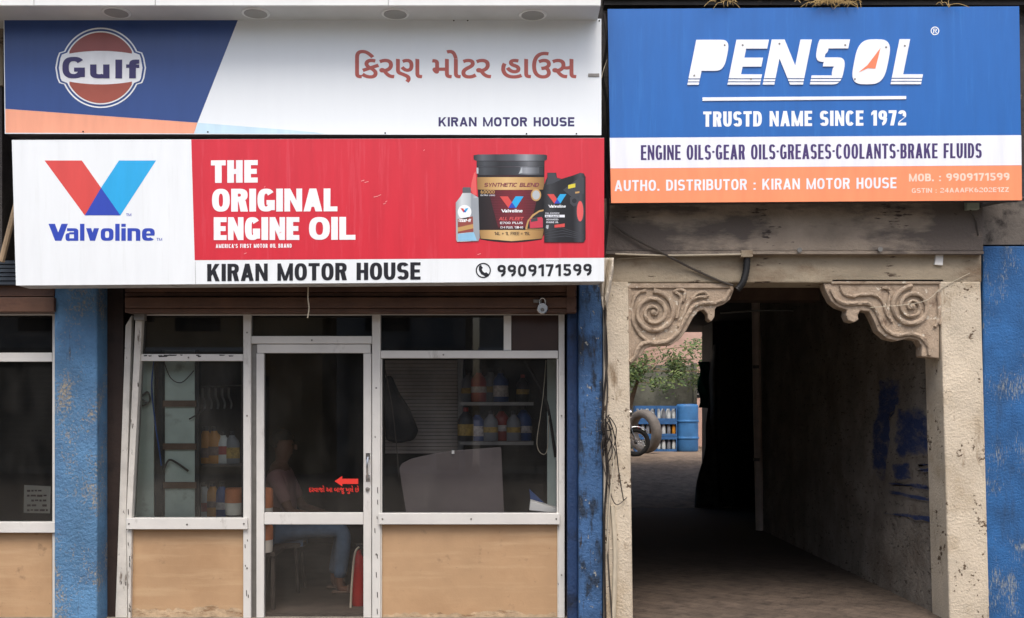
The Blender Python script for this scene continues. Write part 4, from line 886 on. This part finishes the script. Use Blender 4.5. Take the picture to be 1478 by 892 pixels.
for s_ in (-1, 1):
    so_ = sh_+Vector((0, s_*.19, -.03)); el = Vector((XX(428, YP), YP+s_*.25, zs_+.27)); wr = Vector((XX(467, YP), YP+s_*.14, .66))
    k = ext(2, [(so_, .058), (so_*.5+el*.5, .05), (el, .043), (el*.5+wr*.5, .038), (wr, .027)])
    pm = wr+Vector((.06, 0, -.012)); kk = ext(k, [(pm, (.038, .018))])
    for f_ in range(4):
        y_ = (f_-1.5)*.021; L0 = (.028, .034, .032, .024)[f_]
        ext(kk, [(pm+Vector((.038, y_, 0)), .0095), (pm+Vector((.038+L0, y_*1.1, -.012)), .0088), (pm+Vector((.038+L0*1.7, y_*1.15, -.034)), .0075)])
    ext(kk, [(pm+Vector((.0, -s_*.038, -.004)), .010), (pm+Vector((.03, -s_*.052, -.016)), .0085)])
body = skin('body', nodes, edges, m_skin, pe)
fc_ = MB(); 
for s_ in (-1, 1): fc_.lathe([(.004, -.004), (.012, 0), (.004, .004)], hd_+Vector((.082, s_*.034, .03)), 8, 'X')
fc_.build('eyes', m_black, pe); MB().prism([hd_+Vector((.088, -.016, -.012)), hd_+Vector((.088, .016, -.012)), hd_+Vector((.086, 0, .034))], Vector((.028, 0, -.006))).build('nose', m_skin, pe, bevel=.006)
MB().lathe([(.004, 0), (.02, .002), (.004, .005)], hd_+Vector((.072, 0, -.05)), 10, 'X', 1, .3).build('mouth', mat('lip', (96, 56, 50), .6, 0), pe)
hm = bmesh.new(); bmesh.ops.create_icosphere(hm, subdivisions=3, radius=1)
for v_ in hm.verts: v_.co = Vector((v_.co.x*.105-.018, v_.co.y*.088, v_.co.z*.092+.068))+hd_
bmesh.ops.delete(hm, geom=[v_ for v_ in hm.verts if (v_.co-hd_).z < .05 and (v_.co-hd_).x > -.03 or (v_.co-hd_).z < .0], context='VERTS')
me = bpy.data.meshes.new('hair'); hm.to_mesh(me); hm.free(); me.materials.append(m_hair); o = bpy.data.objects.new('hair', me); C.objects.link(o); hang(o, pe)
sn = [(hip+Vector((0, 0, .05)), (.165, .15)), (hip*.5+sh_*.5, (.16, .13)), (sh_, (.165, .115)), (nk-Vector((0, 0, .035)), .075)]; se_ = [(0, 1), (1, 2), (2, 3)]
for s_ in (-1, 1):
    so_ = sh_+Vector((0, s_*.19, -.03)); el = Vector((XX(428, YP), YP+s_*.25, zs_+.27)); n0 = len(sn)
    sn += [(so_, .075), (so_*.5+el*.5, .066), (so_*.22+el*.78, .066)]; se_ += [(2, n0), (n0, n0+1), (n0+1, n0+2)]
skin('shirt', sn, se_, m_shirt, pe)
tn = [(hip, (.158, .14))]; te = []
for s_, i in ((-1, 0), (1, 1)):
    n0 = len(tn); tn += [(hip+Vector((.03, s_*.10, 0)), .105), (hip*.5+knee[i]*.5+Vector((0, 0, .01)), .09), (knee[i], .075), (knee[i]*.55+ank[i]*.45, .068), (ank[i]+Vector((0, 0, .03)), .058)]
    te += [(0, n0)]+[(n0+j, n0+j+1) for j in range(4)]
skin('jeans', tn, te, m_jean, pe)
for i in (0, 1):
    k = MB(); a_ = ank[i]+Vector((-.06, 0, -.075)); b_ = toe[i]+Vector((.05, 0, -.02)); k.box((a_.x, a_.y-.045, .021), (b_.x, a_.y+.045, .04)); sd = k.build('sandal', m_sand, pe, bevel=.01)
    MB().tube([(toe[i].x-.03, a_.y-.046, .035), (toe[i].x-.03, a_.y-.03, .078), (toe[i].x-.03, a_.y+.03, .078), (toe[i].x-.03, a_.y+.046, .035)], .012, 6).build('strap', m_sand, sd)

# ------------------------------------------------------------------ passage and courtyard
pp = thing('drain_pipe', 'pale vertical pipe at the far end of the passage wall', 'pipe', (PX1-.05, 5.66, 0))
MB().tube([(PX1-.03, 5.64, 0.0), (PX1-.06, 5.64, 1.4), (PX1-.085, 5.64, 2.96)], .055, 14).build('pipe', mat('pale_pipe', (226, 210, 198), .6, .1, 4), pp, smooth=True)
for z in (.9, 2.1): MB().lathe([(.056, 0), (.056, .04)], (PX1-.05-.012*z, 5.64, z), 14).build('bracket', m_steel, pp)
cable([(1040, 452, 4.2), (1110, 448, 4.2), (1200, 450, 4.2)], .012, m_steel, 'upper thin pipe running under the passage ceiling', 'pipe', 'ceiling_pipe')
cable([(1098, 436, 5.0), (1150, 437, 4.6), (1215, 436, 4.2)], .014, m_wire, 'lower dark pipe fixed close under the passage ceiling', 'pipe', 'ceiling_pipe')
cable([(1149, 437, 4.6), (1150, 480, 4.6), (1152, 545, 4.6)], .008, m_steel, 'thin wire drop hanging down the passage wall', 'cable')
cb = MB().box((PX0, 3.2, 2.72), (PX1-.001, 3.45, 2.974)); cb.build('ceiling_beam', mat('brown_beam', (128, 106, 92), .8, .2, 4), B)
# smeared blue paint on the passage wall (flat marks on the wall face)
def smear(pts):
    ps_ = []
    for px, py in pts:                                  # meet the wall plane x = PX1 along the view ray
        k = PX1/((px-CX)/F); ps_.append(Vector((PX1-.002, k-D0, H+(HY-py)/F*k)))
    cen = sum(ps_, Vector())/len(ps_); n_ = len(ps_); mb = MB(); vs = []
    for f_ in (1.18, .86, .5): vs += [cen+(q_-cen)*f_ for q_ in ps_]
    fs = [(r*n_+i, r*n_+(i+1) % n_, (r+1)*n_+(i+1) % n_, (r+1)*n_+i) for r in (0, 1) for i in range(n_)]+[(2*n_+i, 2*n_+(i+1) % n_, 3*n_) for i in range(n_)]
    o = mb.add(vs+[cen], fs).build('paint_smear', m_smear, B); at_ = o.data.attributes.new('paint', 'FLOAT', 'POINT')
    for i in range(3*n_+1): at_.data[i].value = 0 if i < n_ else .85 if i < 2*n_ else 1
    smear.k += 1; o.location.x = -.0006*smear.k
    return o
smear.k = 0
s2 = lambda x, y: (1080+x/2.154, 480+y/2.154)
random.seed(3)
def rough(pts, n=5, j=3.5):
    out = []
    for i in range(len(pts)):
        a, b_ = pts[i], pts[(i+1) % len(pts)]
        for k in range(n): t_ = k/n; out.append((a[0]+(b_[0]-a[0])*t_+random.uniform(-j, j), a[1]+(b_[1]-a[1])*t_+random.uniform(-j, j)))
    return out
for poly in ([(412, 150), (466, 150), (472, 235), (440, 250), (440, 340), (425, 440), (385, 430), (388, 300), (405, 230)], [(466, 240), (545, 238), (560, 262), (560, 372), (520, 378), (462, 388), (458, 330)],
             [(446, 410), (500, 405), (508, 455), (460, 458)], [(440, 470), (520, 468), (600, 484), (596, 492), (520, 484)], [(440, 490), (590, 520), (590, 530), (440, 500)], [(536, 408), (602, 402), (602, 412), (536, 416)], [(536, 424), (604, 420), (604, 430), (536, 434)], [(430, 560), (596, 575), (596, 592), (520, 580)]):
    smear([s2(*q_) for q_ in rough(poly)])

# tarpaulin hanging by the far opening
tp = MB(); nx, nz = 14, 24; vs = []
for j in range(nz+1):
    z = .012+(2.6-.012)*j/nz
    for i in range(nx+1):
        u = i/nx; edge = 2.99+.22*(j/nz)**1.1+.012*math.sin(j*.9)-.10*math.exp(-((j-2)/4)**2)
        x = edge+(3.30-edge)*u; vs.append((x, 8.62-.05*math.sin(u*9+j*.25)-.04*u, z))
tp.add(vs, [(j*(nx+1)+i, j*(nx+1)+i+1, (j+1)*(nx+1)+i+1, (j+1)*(nx+1)+i) for j in range(nz) for i in range(nx)])
tpo = tp.build('tarpaulin', mat('dark_tarpaulin', (92, 94, 92), .8, .3, 4, .3, 20), None, smooth=True)
sm = tpo.modifiers.new('solid', 'SOLIDIFY'); sm.thickness = .01
tag(tpo, 'dark tarpaulin hanging at the far right of the passage opening', 'tarpaulin')
gt = MB(); vs = []
for j in range(11):
    for i in range(7):
        u = i/6; vs.append((3.04+.2*u+.02*math.sin(j), 9.0-.03*math.sin(u*7+j), 1.6+.75*j/10))
gt.add(vs, [(j*7+i, j*7+i+1, (j+1)*7+i+1, (j+1)*7+i) for j in range(10) for i in range(6)])
gto = gt.build('green_cloth', mat('teal_cloth', (40, 116, 98), .8, .2, 6), None, smooth=True); sm = gto.modifiers.new('solid', 'SOLIDIFY'); sm.thickness = .008
tag(gto, 'teal green cloth hanging beyond the dark tarpaulin', 'cloth')

# courtyard back buildings
cbd = thing('courtyard_building', 'pink plastered building with a dark grilled window across the courtyard', 'building', (5, 19.2, .62))
k = MB(); k.box((3.2, 19, .5), (9, 22, 4.6)); k.build('wall', mat('pink_plaster', (192, 160, 146), .85, .15, 2, .3, 30), cbd)
k = MB(); k.boxp(1004, 538, 1016, 574, 18.99, 19.0); wdo = k.build('window', m_black, cbd)
k = MB()
for i in range(4): k.boxp(1004, 541+i*9, 1016, 543+i*9, 18.965, 18.985)
k.build('grille', m_steel, wdo)
MB().box((3.1, 18.7, 4.6), (9.1, 22, 4.8)).build('roof', m_ceil, cbd)
cw = MB(); cw.box((-2, 17.2, .5), (XX(1000, 17.2), 17.5, ZZ(527, 17.2))); cw.box((XX(1000, 17.2)+.002, 17.1, .5), (XX(1005, 17.2), 17.55, ZZ(527, 17.2)+.05))
tag(cw.build('courtyard_wall', mat('mossy_grey_wall', (120, 122, 112), .9, .25, 2.5, .4, 20, [((84, 88, 80), 3, .5, .2)]), None), 'grey stained wall behind the blue crates in the courtyard', 'wall')
tag(MB().box((-3, 17.6, .5), (3.1, 22, 6.5)).build('rear_house', mat('dim_plaster', (150, 130, 115), .9, .2, 2), None), 'plain plastered house behind the grey courtyard wall', 'building')
# vine over the courtyard wall
vt = thing('tree', 'leafy green tree hanging over the courtyard wall', 'tree', (2.6, 16.6, .62))
MB().tube(smooth_path([(2.72, 16.6, .5), (2.78, 16.55, 1.5), (2.95, 16.45, 2.2), (3.2, 16.4, 2.75)]), [.07-.0018*i for i in range(19)], 8).build('trunk', mat('bark', (110, 92, 74), .9, .2, 12, .4, 30), vt, smooth=True)
br = MB()
for i in range(9):
    a = Vector((2.9+RND.uniform(-.1, .2), 16.5, 2.1+.07*i)); br.tube(smooth_path([a, a+Vector((RND.uniform(-.6, .9), RND.uniform(-.4, .3), RND.uniform(.0, .5))), a+Vector((RND.uniform(-1.0, 1.9), RND.uniform(-.5, .3), RND.uniform(-.1, .7)))], 4), .012, 5)
br.build('branches', m_wood, vt)
lf = MB(); lf2 = MB()
def leaf(mb, c, s_):
    d = Vector((RND.gauss(0, 1), RND.gauss(0, 1), RND.gauss(0, .7))).normalized(); u = d.orthogonal().normalized()*s_*.45; d = d*s_
    mb.add([c-d*.5, c+u*.5, c+d*.5, c-u*.5], [(0, 1, 2, 3)])
cl = [(Vector((RND.uniform(2.0, 5.6), RND.uniform(15.9, 16.7), RND.uniform(2.15, 3.2))), RND.uniform(.15, .36)) for _ in range(44)]
for c_, r in cl:
    for _ in range(int(420*r)):
        q_ = c_+Vector((RND.gauss(0, r*.55), RND.gauss(0, r*.5), RND.gauss(0, r*.4))); leaf(lf if RND.random() < .6 else lf2, q_, RND.uniform(.06, .13))
lf.build('crown', mat('leaf_green', (74, 96, 52), .6, .3, 3), vt); lf2.build('crown', mat('leaf_olive', (104, 118, 64), .6, .3, 3), vt, label='lighter olive leaves')

# crates of bottles
m_crate = mat('blue_crate', (52, 96, 146), .55, .2, 8)
YC = 15.3; zc0 = .63
def crate(x, z, w_, h, label, kinds):
    t_ = thing('crate', label, 'crate', (x, YC, z), 'blue crates in the courtyard'); d = .36; q_ = MB()
    q_.box((x, YC, z), (x+w_, YC+d, z+.02))
    for (a, b_) in (((x, YC, z+h*.80), (x+w_, YC+.015, z+h)), ((x, YC, z+.021), (x+w_, YC+.015, z+h*.16)), ((x, YC+d-.015, z+.021), (x+w_, YC+d, z+h))): q_.box(a, b_)
    for x_ in (x, x+w_-.02): q_.box((x_, YC+.016, z+.021), (x_+.02, YC+d-.016, z+h)); q_.box((x_, YC, z+h*.161), (x_+.02, YC+.0155, z+h*.799))
    q_.build('crate_shell', m_crate, t_)
    for r in range(2):
        for i in range(4):
            kk = kinds[(i+r) % len(kinds)]; bx_ = x+.06+i*(w_-.12)/3; by_ = YC+.09+r*.15
            MB().lathe([(.042, 0), (.045, .01), (.045, h*.55), (.022, h*.70), (.02, h*.8)], (bx_, by_, z+.021), 10).build('bottle', m_bot[kk], t_, smooth=True)
hh = .345
rows = (('bottom', ('white', 'white', 'grey')), ('middle', ('red', 'white', 'grey', 'amber')), ('top', ('white', 'grey', 'white')))
for j, (nm, kinds) in enumerate(rows):
    for i, sd in enumerate(('left', 'right')):
        crate(XX(917, YC)+i*.475, zc0+j*hh, .465, hh-.006, 'blue crate of %s bottles, %s one of the %s tier in the courtyard' % ('red and pale' if j == 1 else 'pale', sd, nm), kinds)
dm = thing('drum', 'tall blue plastic drum beside the stacked crates in the courtyard', 'drum', (XX(994, YC), YC+.2, zc0)); R_d = .25; hz = 1.06
prof = [(R_d*.93, 0), (R_d, .03)]
for z in (.3, .68): prof += [(R_d, z-.03), (R_d*1.06, z-.015), (R_d*1.06, z+.015), (R_d, z+.03)]
prof += [(R_d, hz-.06), (R_d*.96, hz-.015), (R_d*.9, hz)]
MB().lathe(prof, (XX(994, YC), YC+.2, zc0), 28).build('drum_body', mat('blue_drum', (60, 114, 166), .55, .15, 5, .05, 20), dm, smooth=True)
MB().lathe([(R_d*.88, 0), (R_d*.88, .012), (R_d*.5, .014)], (XX(994, YC), YC+.2, zc0+hz), 28).build('lid', m_crate, dm)
# leaning tyre
ty = bmesh.new(); prof = []
def torus(mb, c, R0, r, axis_rot, n=40, k=14, sq=1.25):
    o0 = len(mb.v)
    for i in range(n):
        a = 2*math.pi*i/n
        for j in range(k):
            b_ = 2*math.pi*j/k; rr, yy = r*math.copysign(abs(math.cos(b_))**.7, math.cos(b_)), r*sq*math.copysign(abs(math.sin(b_))**.7, math.sin(b_))
            p_ = Vector(((R0+rr)*math.cos(a), yy, (R0+rr)*math.sin(a))); p_.rotate(axis_rot); mb.v.append(tuple(c+p_))
    for i in range(n):
        for j in range(k): mb.f.append((o0+i*k+j, o0+i*k+(j+1) % k, o0+((i+1) % n)*k+(j+1) % k, o0+((i+1) % n)*k+j))
    return mb
ty.free(); from mathutils import Euler
tyq = Matrix.Rotation(math.radians(-20), 3, 'Y') @ Euler((math.radians(-10), 0, math.radians(-56))).to_matrix()
tym = torus(MB(), Vector((XX(930, 14.2), 14.2, 0)), .385, .088, tyq); zm = min(v_[2] for v_ in tym.v); tym.v = [(x_, y_, z_-zm+.635) for x_, y_, z_ in tym.v]
tag(tym.build('tyre', mat('dusty_tyre', (112, 106, 100), .85, .2, 6, .4, 30), None, smooth=True), 'large worn tyre leaning in front of the blue crates', 'tyre')
# motorcycle
def motorcycle(loc, rz, label, group=None):
    o = thing('motorcycle', label, 'motorcycle', loc, group); L0 = Vector(loc); m_body = mat('motorcycle_paint', (60, 60, 66), .3, .05)
    def bld(mb, name, m, par=None, **kw):
        mb.v = [tuple(Vector(v_)+L0) for v_ in mb.v]; return mb.build(name, m, par or o, **kw)
    for x in (-.62, .64):
        wl = bld(torus(MB(), Vector((x, 0, .29)), .245, .045, Euler((0, 0, 0)), 32, 10, 1.0), 'wheel', m_rubber, smooth=True)
        rim = torus(MB(), Vector((x, 0, .29)), .205, .014, Euler((0, 0, 0)), 32, 6, 2)
        for i in range(12): a = math.pi*2*i/12; rim.tube([(x+.03*math.cos(a), .02*(-1)**i, .29+.03*math.sin(a)), (x+.2*math.cos(a+.2), 0, .29+.2*math.sin(a+.2))], .004, 5)
        rim.lathe([(.04, -.05), (.04, .05)], (x, 0, .29), 12, 'Y'); rim.v = [tuple(Vector(v_)+L0) for v_ in rim.v]; rim.build('rim', m_chrome, wl, smooth=True)
    k = MB()
    for s_ in (-.075, .075): k.tube([(.64, s_, .29), (.44, s_, .86)], .018, 8)
    bld(k, 'fork', m_chrome, smooth=True)
    for x, a0, a1 in ((.64, 40, 150), (-.62, 30, 160)):
        k = MB(); pr = [(x+.33*math.cos(math.radians(a0+(a1-a0)*i/12)), 0, .29+.33*math.sin(math.radians(a0+(a1-a0)*i/12))) for i in range(13)]
        k.add([(p_[0], s_, p_[2]-abs(s_)*.25) for p_ in pr for s_ in (-.06, 0, .06)], [(i*3+j, i*3+j+1, i*3+j+4, i*3+j+3) for i in range(12) for j in range(2)])
        f_ = bld(k, 'mudguard', m_chrome if x > 0 else m_body, smooth=True); sm_ = f_.modifiers.new('solid', 'SOLIDIFY'); sm_.thickness = .006
    k = MB(); k.tube([(.44, 0, .84), (.1, 0, .42), (-.25, 0, .36), (-.62, 0, .29)], .025, 8); k.tube([(.42, 0, .8), (-.1, 0, .70), (-.65, 0, .70)], .022, 8); k.tube([(-.25, 0, .36), (-.3, 0, .7)], .02, 8); bld(k, 'frame', m_black, smooth=True)
    bld(MB().lathe([(.02, -.27), (.09, -.22), (.135, -.05), (.14, .1), (.10, .22), (.03, .27)], (.14, 0, .80), 18, 'X', .8, .95), 'fuel_tank', m_body, smooth=True)
    k = MB(); k.prism([(-.12, -.12, .76), (-.3, -.13, .73), (-.55, -.12, .76), (-.78, -.1, .82), (-.78, -.1, .89), (-.5, -.12, .85), (-.3, -.13, .82), (-.12, -.12, .84)], Vector((0, .24, 0))); bld(k, 'seat', m_black, bevel=.03)
    k = MB(); k.box((-.2, -.11, .28), (.18, .11, .46)); k.lathe([(.085, -.12), (.085, .12)], (-.02, 0, .34), 16, 'Y')
    for i in range(6): k.box((.02, -.1, .47+i*.03), (.2, .1, .482+i*.03))
    bld(k, 'engine', m_steel, bevel=.008)
    bld(MB().tube(smooth_path([(.18, .1, .42), (.25, .13, .28), (0, .15, .22), (-.45, .16, .27), (-.85, .16, .34)]), [.022]*9+[.03]*8+[.045]*8, 10), 'exhaust', m_chrome, smooth=True)
    k = MB(); k.tube(smooth_path([(.3, -.36, .98), (.36, -.25, 1.02), (.42, -.08, .93), (.42, .08, .93), (.36, .25, 1.02), (.3, .36, .98)]), .013, 8); bld(k, 'handlebar', m_black, smooth=True)
    for s_ in (-1, 1):
        k = MB(); k.tube([(.36, s_*.24, 1.0), (.34, s_*.3, 1.16)], .007, 6); k.lathe([(.01, .02), (.055, .008), (.06, 0)], (.34, s_*.33, 1.2), 14, 'X'); bld(k, 'mirror', m_black, smooth=True)
    bld(MB().lathe([(.03, -.1), (.085, -.05), (.095, .02), (.088, .05)], (.5, 0, .86), 18, 'X'), 'headlight', m_chrome, smooth=True)
    return o
mc = motorcycle((XX(916, 12.9)-.62, 12.9, .625), 0, 'motorcycle parked in the courtyard, its front wheel just past the passage post')
# ------------------------------------------------------------------ cables and clutter on the front
cable([(884, 322, -.14), (905, 338, -.12), (950, 362, -.12), (1000, 388, -.06), (1040, 406, -.05), (1058, 412, -.05)], .009, m_wire, 'dark cable slanting down across the beam to the left corbel')
cable([(888, 366.5, -.108), (960, 368.5, -.108), (1040, 367.5, -.108), (1075, 367, -.108)], .006, m_wire_c, 'thin pale conduit along the ledge above the passage', 'conduit', 'conduit')
cable([(890, 374, -.05), (940, 371, -.05), (1000, 370, -.05), (1068, 368, -.05)], .003, m_wire_c, 'thin pale wire sagging just under the ledge conduit')
ho = thing('hose', 'black ribbed hose dropping from the ledge beside the left corbel', 'hose', at(1078, 370, -.08))
MB().tube(smooth_path([at(1078, 372, -.08), at(1077, 390, -.08), at(1072, 408, -.08), at(1064, 418, -.07)], 8), [.024+(.003 if i % 2 else 0) for i in range(25)], 10).build('hose_body', m_black, ho, smooth=True)
MB().boxp(1070, 361, 1087, 371, -.12, -.06).build('clip', m_cream2, ho, bevel=.004)
cable([(1256, 444, -.1), (1330, 436, -.06), (1360, 415, -.05), (1400, 394, -.05)], .0025, m_wire_c, 'thin pale string stretched across the right corbel', 'string', 'string')
tag(MB().slab([(1352, 364), (1362, 366), (1361, 383), (1349, 382)], -.055, -.03).build('switch_box', m_white, None, bevel=.003), 'small pale box fixed on the lintel near the right corbel', 'box')
for px in (1152, 1268): tag(MB().lathe([(.012, 0), (.012, -.03), (.018, -.032), (.018, -.04)], at(px, 361 if px > 1200 else 362, -.085), 10, 'Y').build('hook_bolt', m_steel, None, smooth=True), 'small bolt under the ledge, %s one right of the hose' % ('second' if px > 1200 else 'first'), 'bolt')
# bracket with ragged wires under the right sign corner
br = thing('bracket', 'pale bracket with frayed wires under the right corner of the blue signboard', 'bracket', at(1404, 296, -.12))
MB().boxp(1396, 290, 1414, 302, -.14, -.09).build('bracket_plate', mat('pale_green_paint', (150, 160, 146), .6, .2, 10), br, bevel=.004)
k = MB(); k.tube(smooth_path([at(1414, 298, -.12), at(1430, 294, -.1), at(1452, 290, -.1), at(1478, 286, -.1)]), .012, 8); k.tube(smooth_path([at(1400, 302, -.12), at(1408, 318, -.1), at(1412, 340, -.09)]), .006, 6); k.build('wires', m_wire, br, smooth=True)
# bundle of wires down the left portal post
wires = [([(876, 430, -.06), (873, 500, -.06), (877, 560, -.06), (874, 625, -.07), (880, 700, -.06), (877, 790, -.06), (884, 900, -.06)], .006, m_wire, 'grey wire running the full height down the cream post'),
         ([(872, 440, -.05), (876, 520, -.05), (870, 600, -.06), (876, 680, -.06), (872, 760, -.05), (874, 900, -.05)], .008, m_wire_d, 'thick dark wire along the left edge of the cream post'),
         ([(878, 600, -.07), (887, 630, -.09), (893, 680, -.09), (900, 722, -.07)], .004, m_wire_d, 'black wire bowing out to the right on the cream post'),
         ([(874, 615, -.07), (868, 650, -.09), (878, 700, -.09), (889, 728, -.07), (905, 718, -.06)], .004, m_wire, 'thin wire looping round the knot on the cream post'),
         ([(880, 610, -.07), (886, 660, -.1), (880, 720, -.1), (876, 800, -.06)], .005, m_wire_c, 'pale wire on the lower half of the cream post')]
for p_, r, m, lb in wires: cable(p_, r, m, lb)
kn = MB()
for i in range(14):
    a = at(877+RND.uniform(-5, 5), 606+RND.uniform(-10, 30), -.08); kn.tube(smooth_path([a, a+Vector((RND.uniform(-.05, .05), -.03, RND.uniform(-.12, -.02))), a+Vector((RND.uniform(-.04, .04), 0, RND.uniform(-.26, -.08)))], 5), .004, 5)
tag(kn.build('wire_knot', m_wire_d, None, smooth=True), 'tangled knot of dark wires halfway up the cream post', 'wire knot')
cable([(884, 730, -.05), (888, 800, -.05), (885, 900, -.05)], .018, m_wire_c, 'pale conduit at the foot of the left cream post', 'conduit', 'conduit')
cable([(872, 20, -.1), (876, 60, -.12), (870, 110, -.1), (877, 160, -.12), (873, 230, -.1), (878, 300, -.1), (872, 370, -.1)], .010, m_wire_d, 'dark cable running down the gap between the signboards')
cable([(868, 112, -.3), (873, 95, -.25), (879, 80, -.15)], .0025, m_wire_c, 'fine stray thread between the signboards', 'thread', 'thread')
# rag hanging from the sign corner
rg_ = MB(); nx, nz = 10, 16; vs = []
for j in range(nz+1):
    v_ = j/nz
    for i in range(nx+1):
        u = i/nx; wd = 18*(1-.72*v_**1.3)
        a = at(864+(u-.1)*wd*1.35+6*v_, 372+v_*(66+10*math.sin(u*9)), -.32+.05*math.sin(u*11+v_*4)); vs.append(a)
rg_.add(vs, [(j*(nx+1)+i, j*(nx+1)+i+1, (j+1)*(nx+1)+i+1, (j+1)*(nx+1)+i) for j in range(nz) for i in range(nx)])
o = rg_.build('plastic_rag', m_rag, None, smooth=True); s_ = o.modifiers.new('solid', 'SOLIDIFY'); s_.thickness = .004
tag(o, 'crumpled dirty white plastic hanging at the lower right corner of the red signboard', 'rag')
# string, padlock
cable([(445, 412, -.3), (444.5, 430, -.3), (446, 445, -.3), (444, 459, -.3)], .005, m_wire_c, 'short pale string hanging below the red signboard', 'string', 'string')
pk = thing('padlock', 'round steel padlock hanging under the right end of the brown shutter housing', 'padlock', at(783, 443, -.09))
MB().lathe([(.036, -.012), (.042, 0), (.036, .014)], at(783, 445, -.10), 22, 'Y').build('lock_body', m_chrome, pk, smooth=True)
MB().lathe([(.014, 0), (.012, -.004)], at(783, 447, -.113), 14, 'Y').build('keyhole', m_steel, pk)
MB().tube(smooth_path([at(779, 440, -.1), at(779, 433, -.1), at(783, 430, -.1), at(787, 433, -.1), at(787, 440, -.1)]), .006, 8).build('shackle', m_chrome, pk, smooth=True)
hi = MB().boxp(770, 432, 782, 437, -.085, -.071); tag(hi.build('hasp', m_steel, None, bevel=.002), 'small hasp beside the padlock', 'hasp')
# lamp bracket at top of left jamb
lb = MB().boxp(193, 447, 208, 462, .06, .12); lb.tube([at(200, 447, .09), at(200, 438, .09)], .008, 6); tag(lb.build('shutter_bracket', m_steel, None, bevel=.004), 'rusty grey bracket at the top of the leaning left jamb', 'bracket')
# left edge: dark slatted vent, post and leaning stick
sv = MB()
for i in range(6): sv.boxp(-380, 376+i*6, 77, 380.6+i*6, -.1+.008*(i % 2), .05)
tag(sv.build('louvre', mat('dark_slate_louvre', (50, 58, 68), .6, .2, 5), None), 'dark slatted louvre below the left end of the signboards', 'louvre')
tag(MB().tube([at(2, 378, -.2), at(22, 300, -.17), at(40, 232, -.14)], [.022, .020, .018], 8).build('wooden_stick', m_wood, None, smooth=True), 'pale wooden stick leaning behind the left end of the red signboard', 'stick')
nb = thing('neighbour_wall', 'pale and grey side wall strip at the far left edge beside the signboards', 'wall', at(-60, 300, -.1))
MB().boxp(-380, 124, 3, 375, -.08, .09).build('wall_lower', m_darkw, nb); MB().boxp(-380, -20, 4, 123, -.1, .09).build('wall_upper', m_cream2, nb)
# straw tufts on top of the right sign
def tuft(px, py, n_, sp, label, Y=-.32):
    mb = MB()
    for _ in range(n_):
        a = at(px+RND.gauss(0, sp), py+RND.uniform(-2, 2), Y+RND.uniform(-.03, .05)); d = Vector((RND.gauss(0, .06), RND.uniform(-.05, .02), RND.uniform(-.05, .05)))
        mb.tube(smooth_path([a, a+d*.5+Vector((0, 0, .02)), a+d], 3), [.0025]*6+[.001], 4)
    tag(mb.build('straw_tuft', m_straw, None), label, 'dry grass', 'straw on top of the signboard')
tuft(1042, 2, 26, 9, 'small sparse tuft of dry straw on the middle of the blue signboard', )
tuft(1212, 3, 60, 15, 'larger tuft of dry straw hanging over the top of the blue signboard')
tuft(1190, 4, 24, 8, 'short straws beside the larger tuft on the blue signboard'); tuft(1362, 6, 6, 4, 'few stray straws near the right end of the blue signboard')

# ------------------------------------------------------------------ across the street (what the glass reflects)
m_opp = [mat('opposite_plaster', (178, 170, 160), .9, .3, .6, .3, 10), mat('opposite_ochre', (176, 150, 112), .9, .3, .8, .3, 10), mat('opposite_grey', (150, 152, 152), .9, .3, .7, .3, 10)]
for n_, (x0, x1, hz, lb) in enumerate(((-26, -9.35, 6.4, 'long pale shop row across the street, behind the viewer'), (-8.95, -4.65, 4.6, 'low ochre shop across the street, behind the viewer'), (-4.3, -1.15, 6.8, 'narrow grey house across the street, behind the viewer'), (-.8, 3.6, 5.0, 'squat pale shop across the street, behind the viewer'), (4.0, 26, 6.2, 'long ochre shop row across the street, behind the viewer'))):
    ob = thing('opposite_building', lb, 'building', ((x0+x1)/2, -17, 0), 'buildings across the street')
    MB().box((x0, -22, 0), (x1, -17, hz)).build('wall', m_opp[n_ % 3], ob); MB().box((x0, -16.99, 2.95), (x1, -16.2, 3.05)).build('awning', m_fascia if n_ % 2 else m_steel, ob)
    for q_ in range(max(1, int((x1-x0)/3.3))):
        xa = x0+.3+q_*3.3; k = MB()
        for j in range(20): k.box((xa, -16.99, .2+j*.13), (xa+2.0, -16.96+.01*(j % 2), .32+j*.13))
        k.build('shutter', m_white if q_ % 2 else m_steel, ob); MB().box((xa+2.15, -16.99, .1), (xa+2.7, -16.97, 2.4)).build('door', m_black, ob); MB().box((xa+.4, -16.99, 3.5), (xa+1.5, -16.97, 4.4)).build('window', m_black, ob)
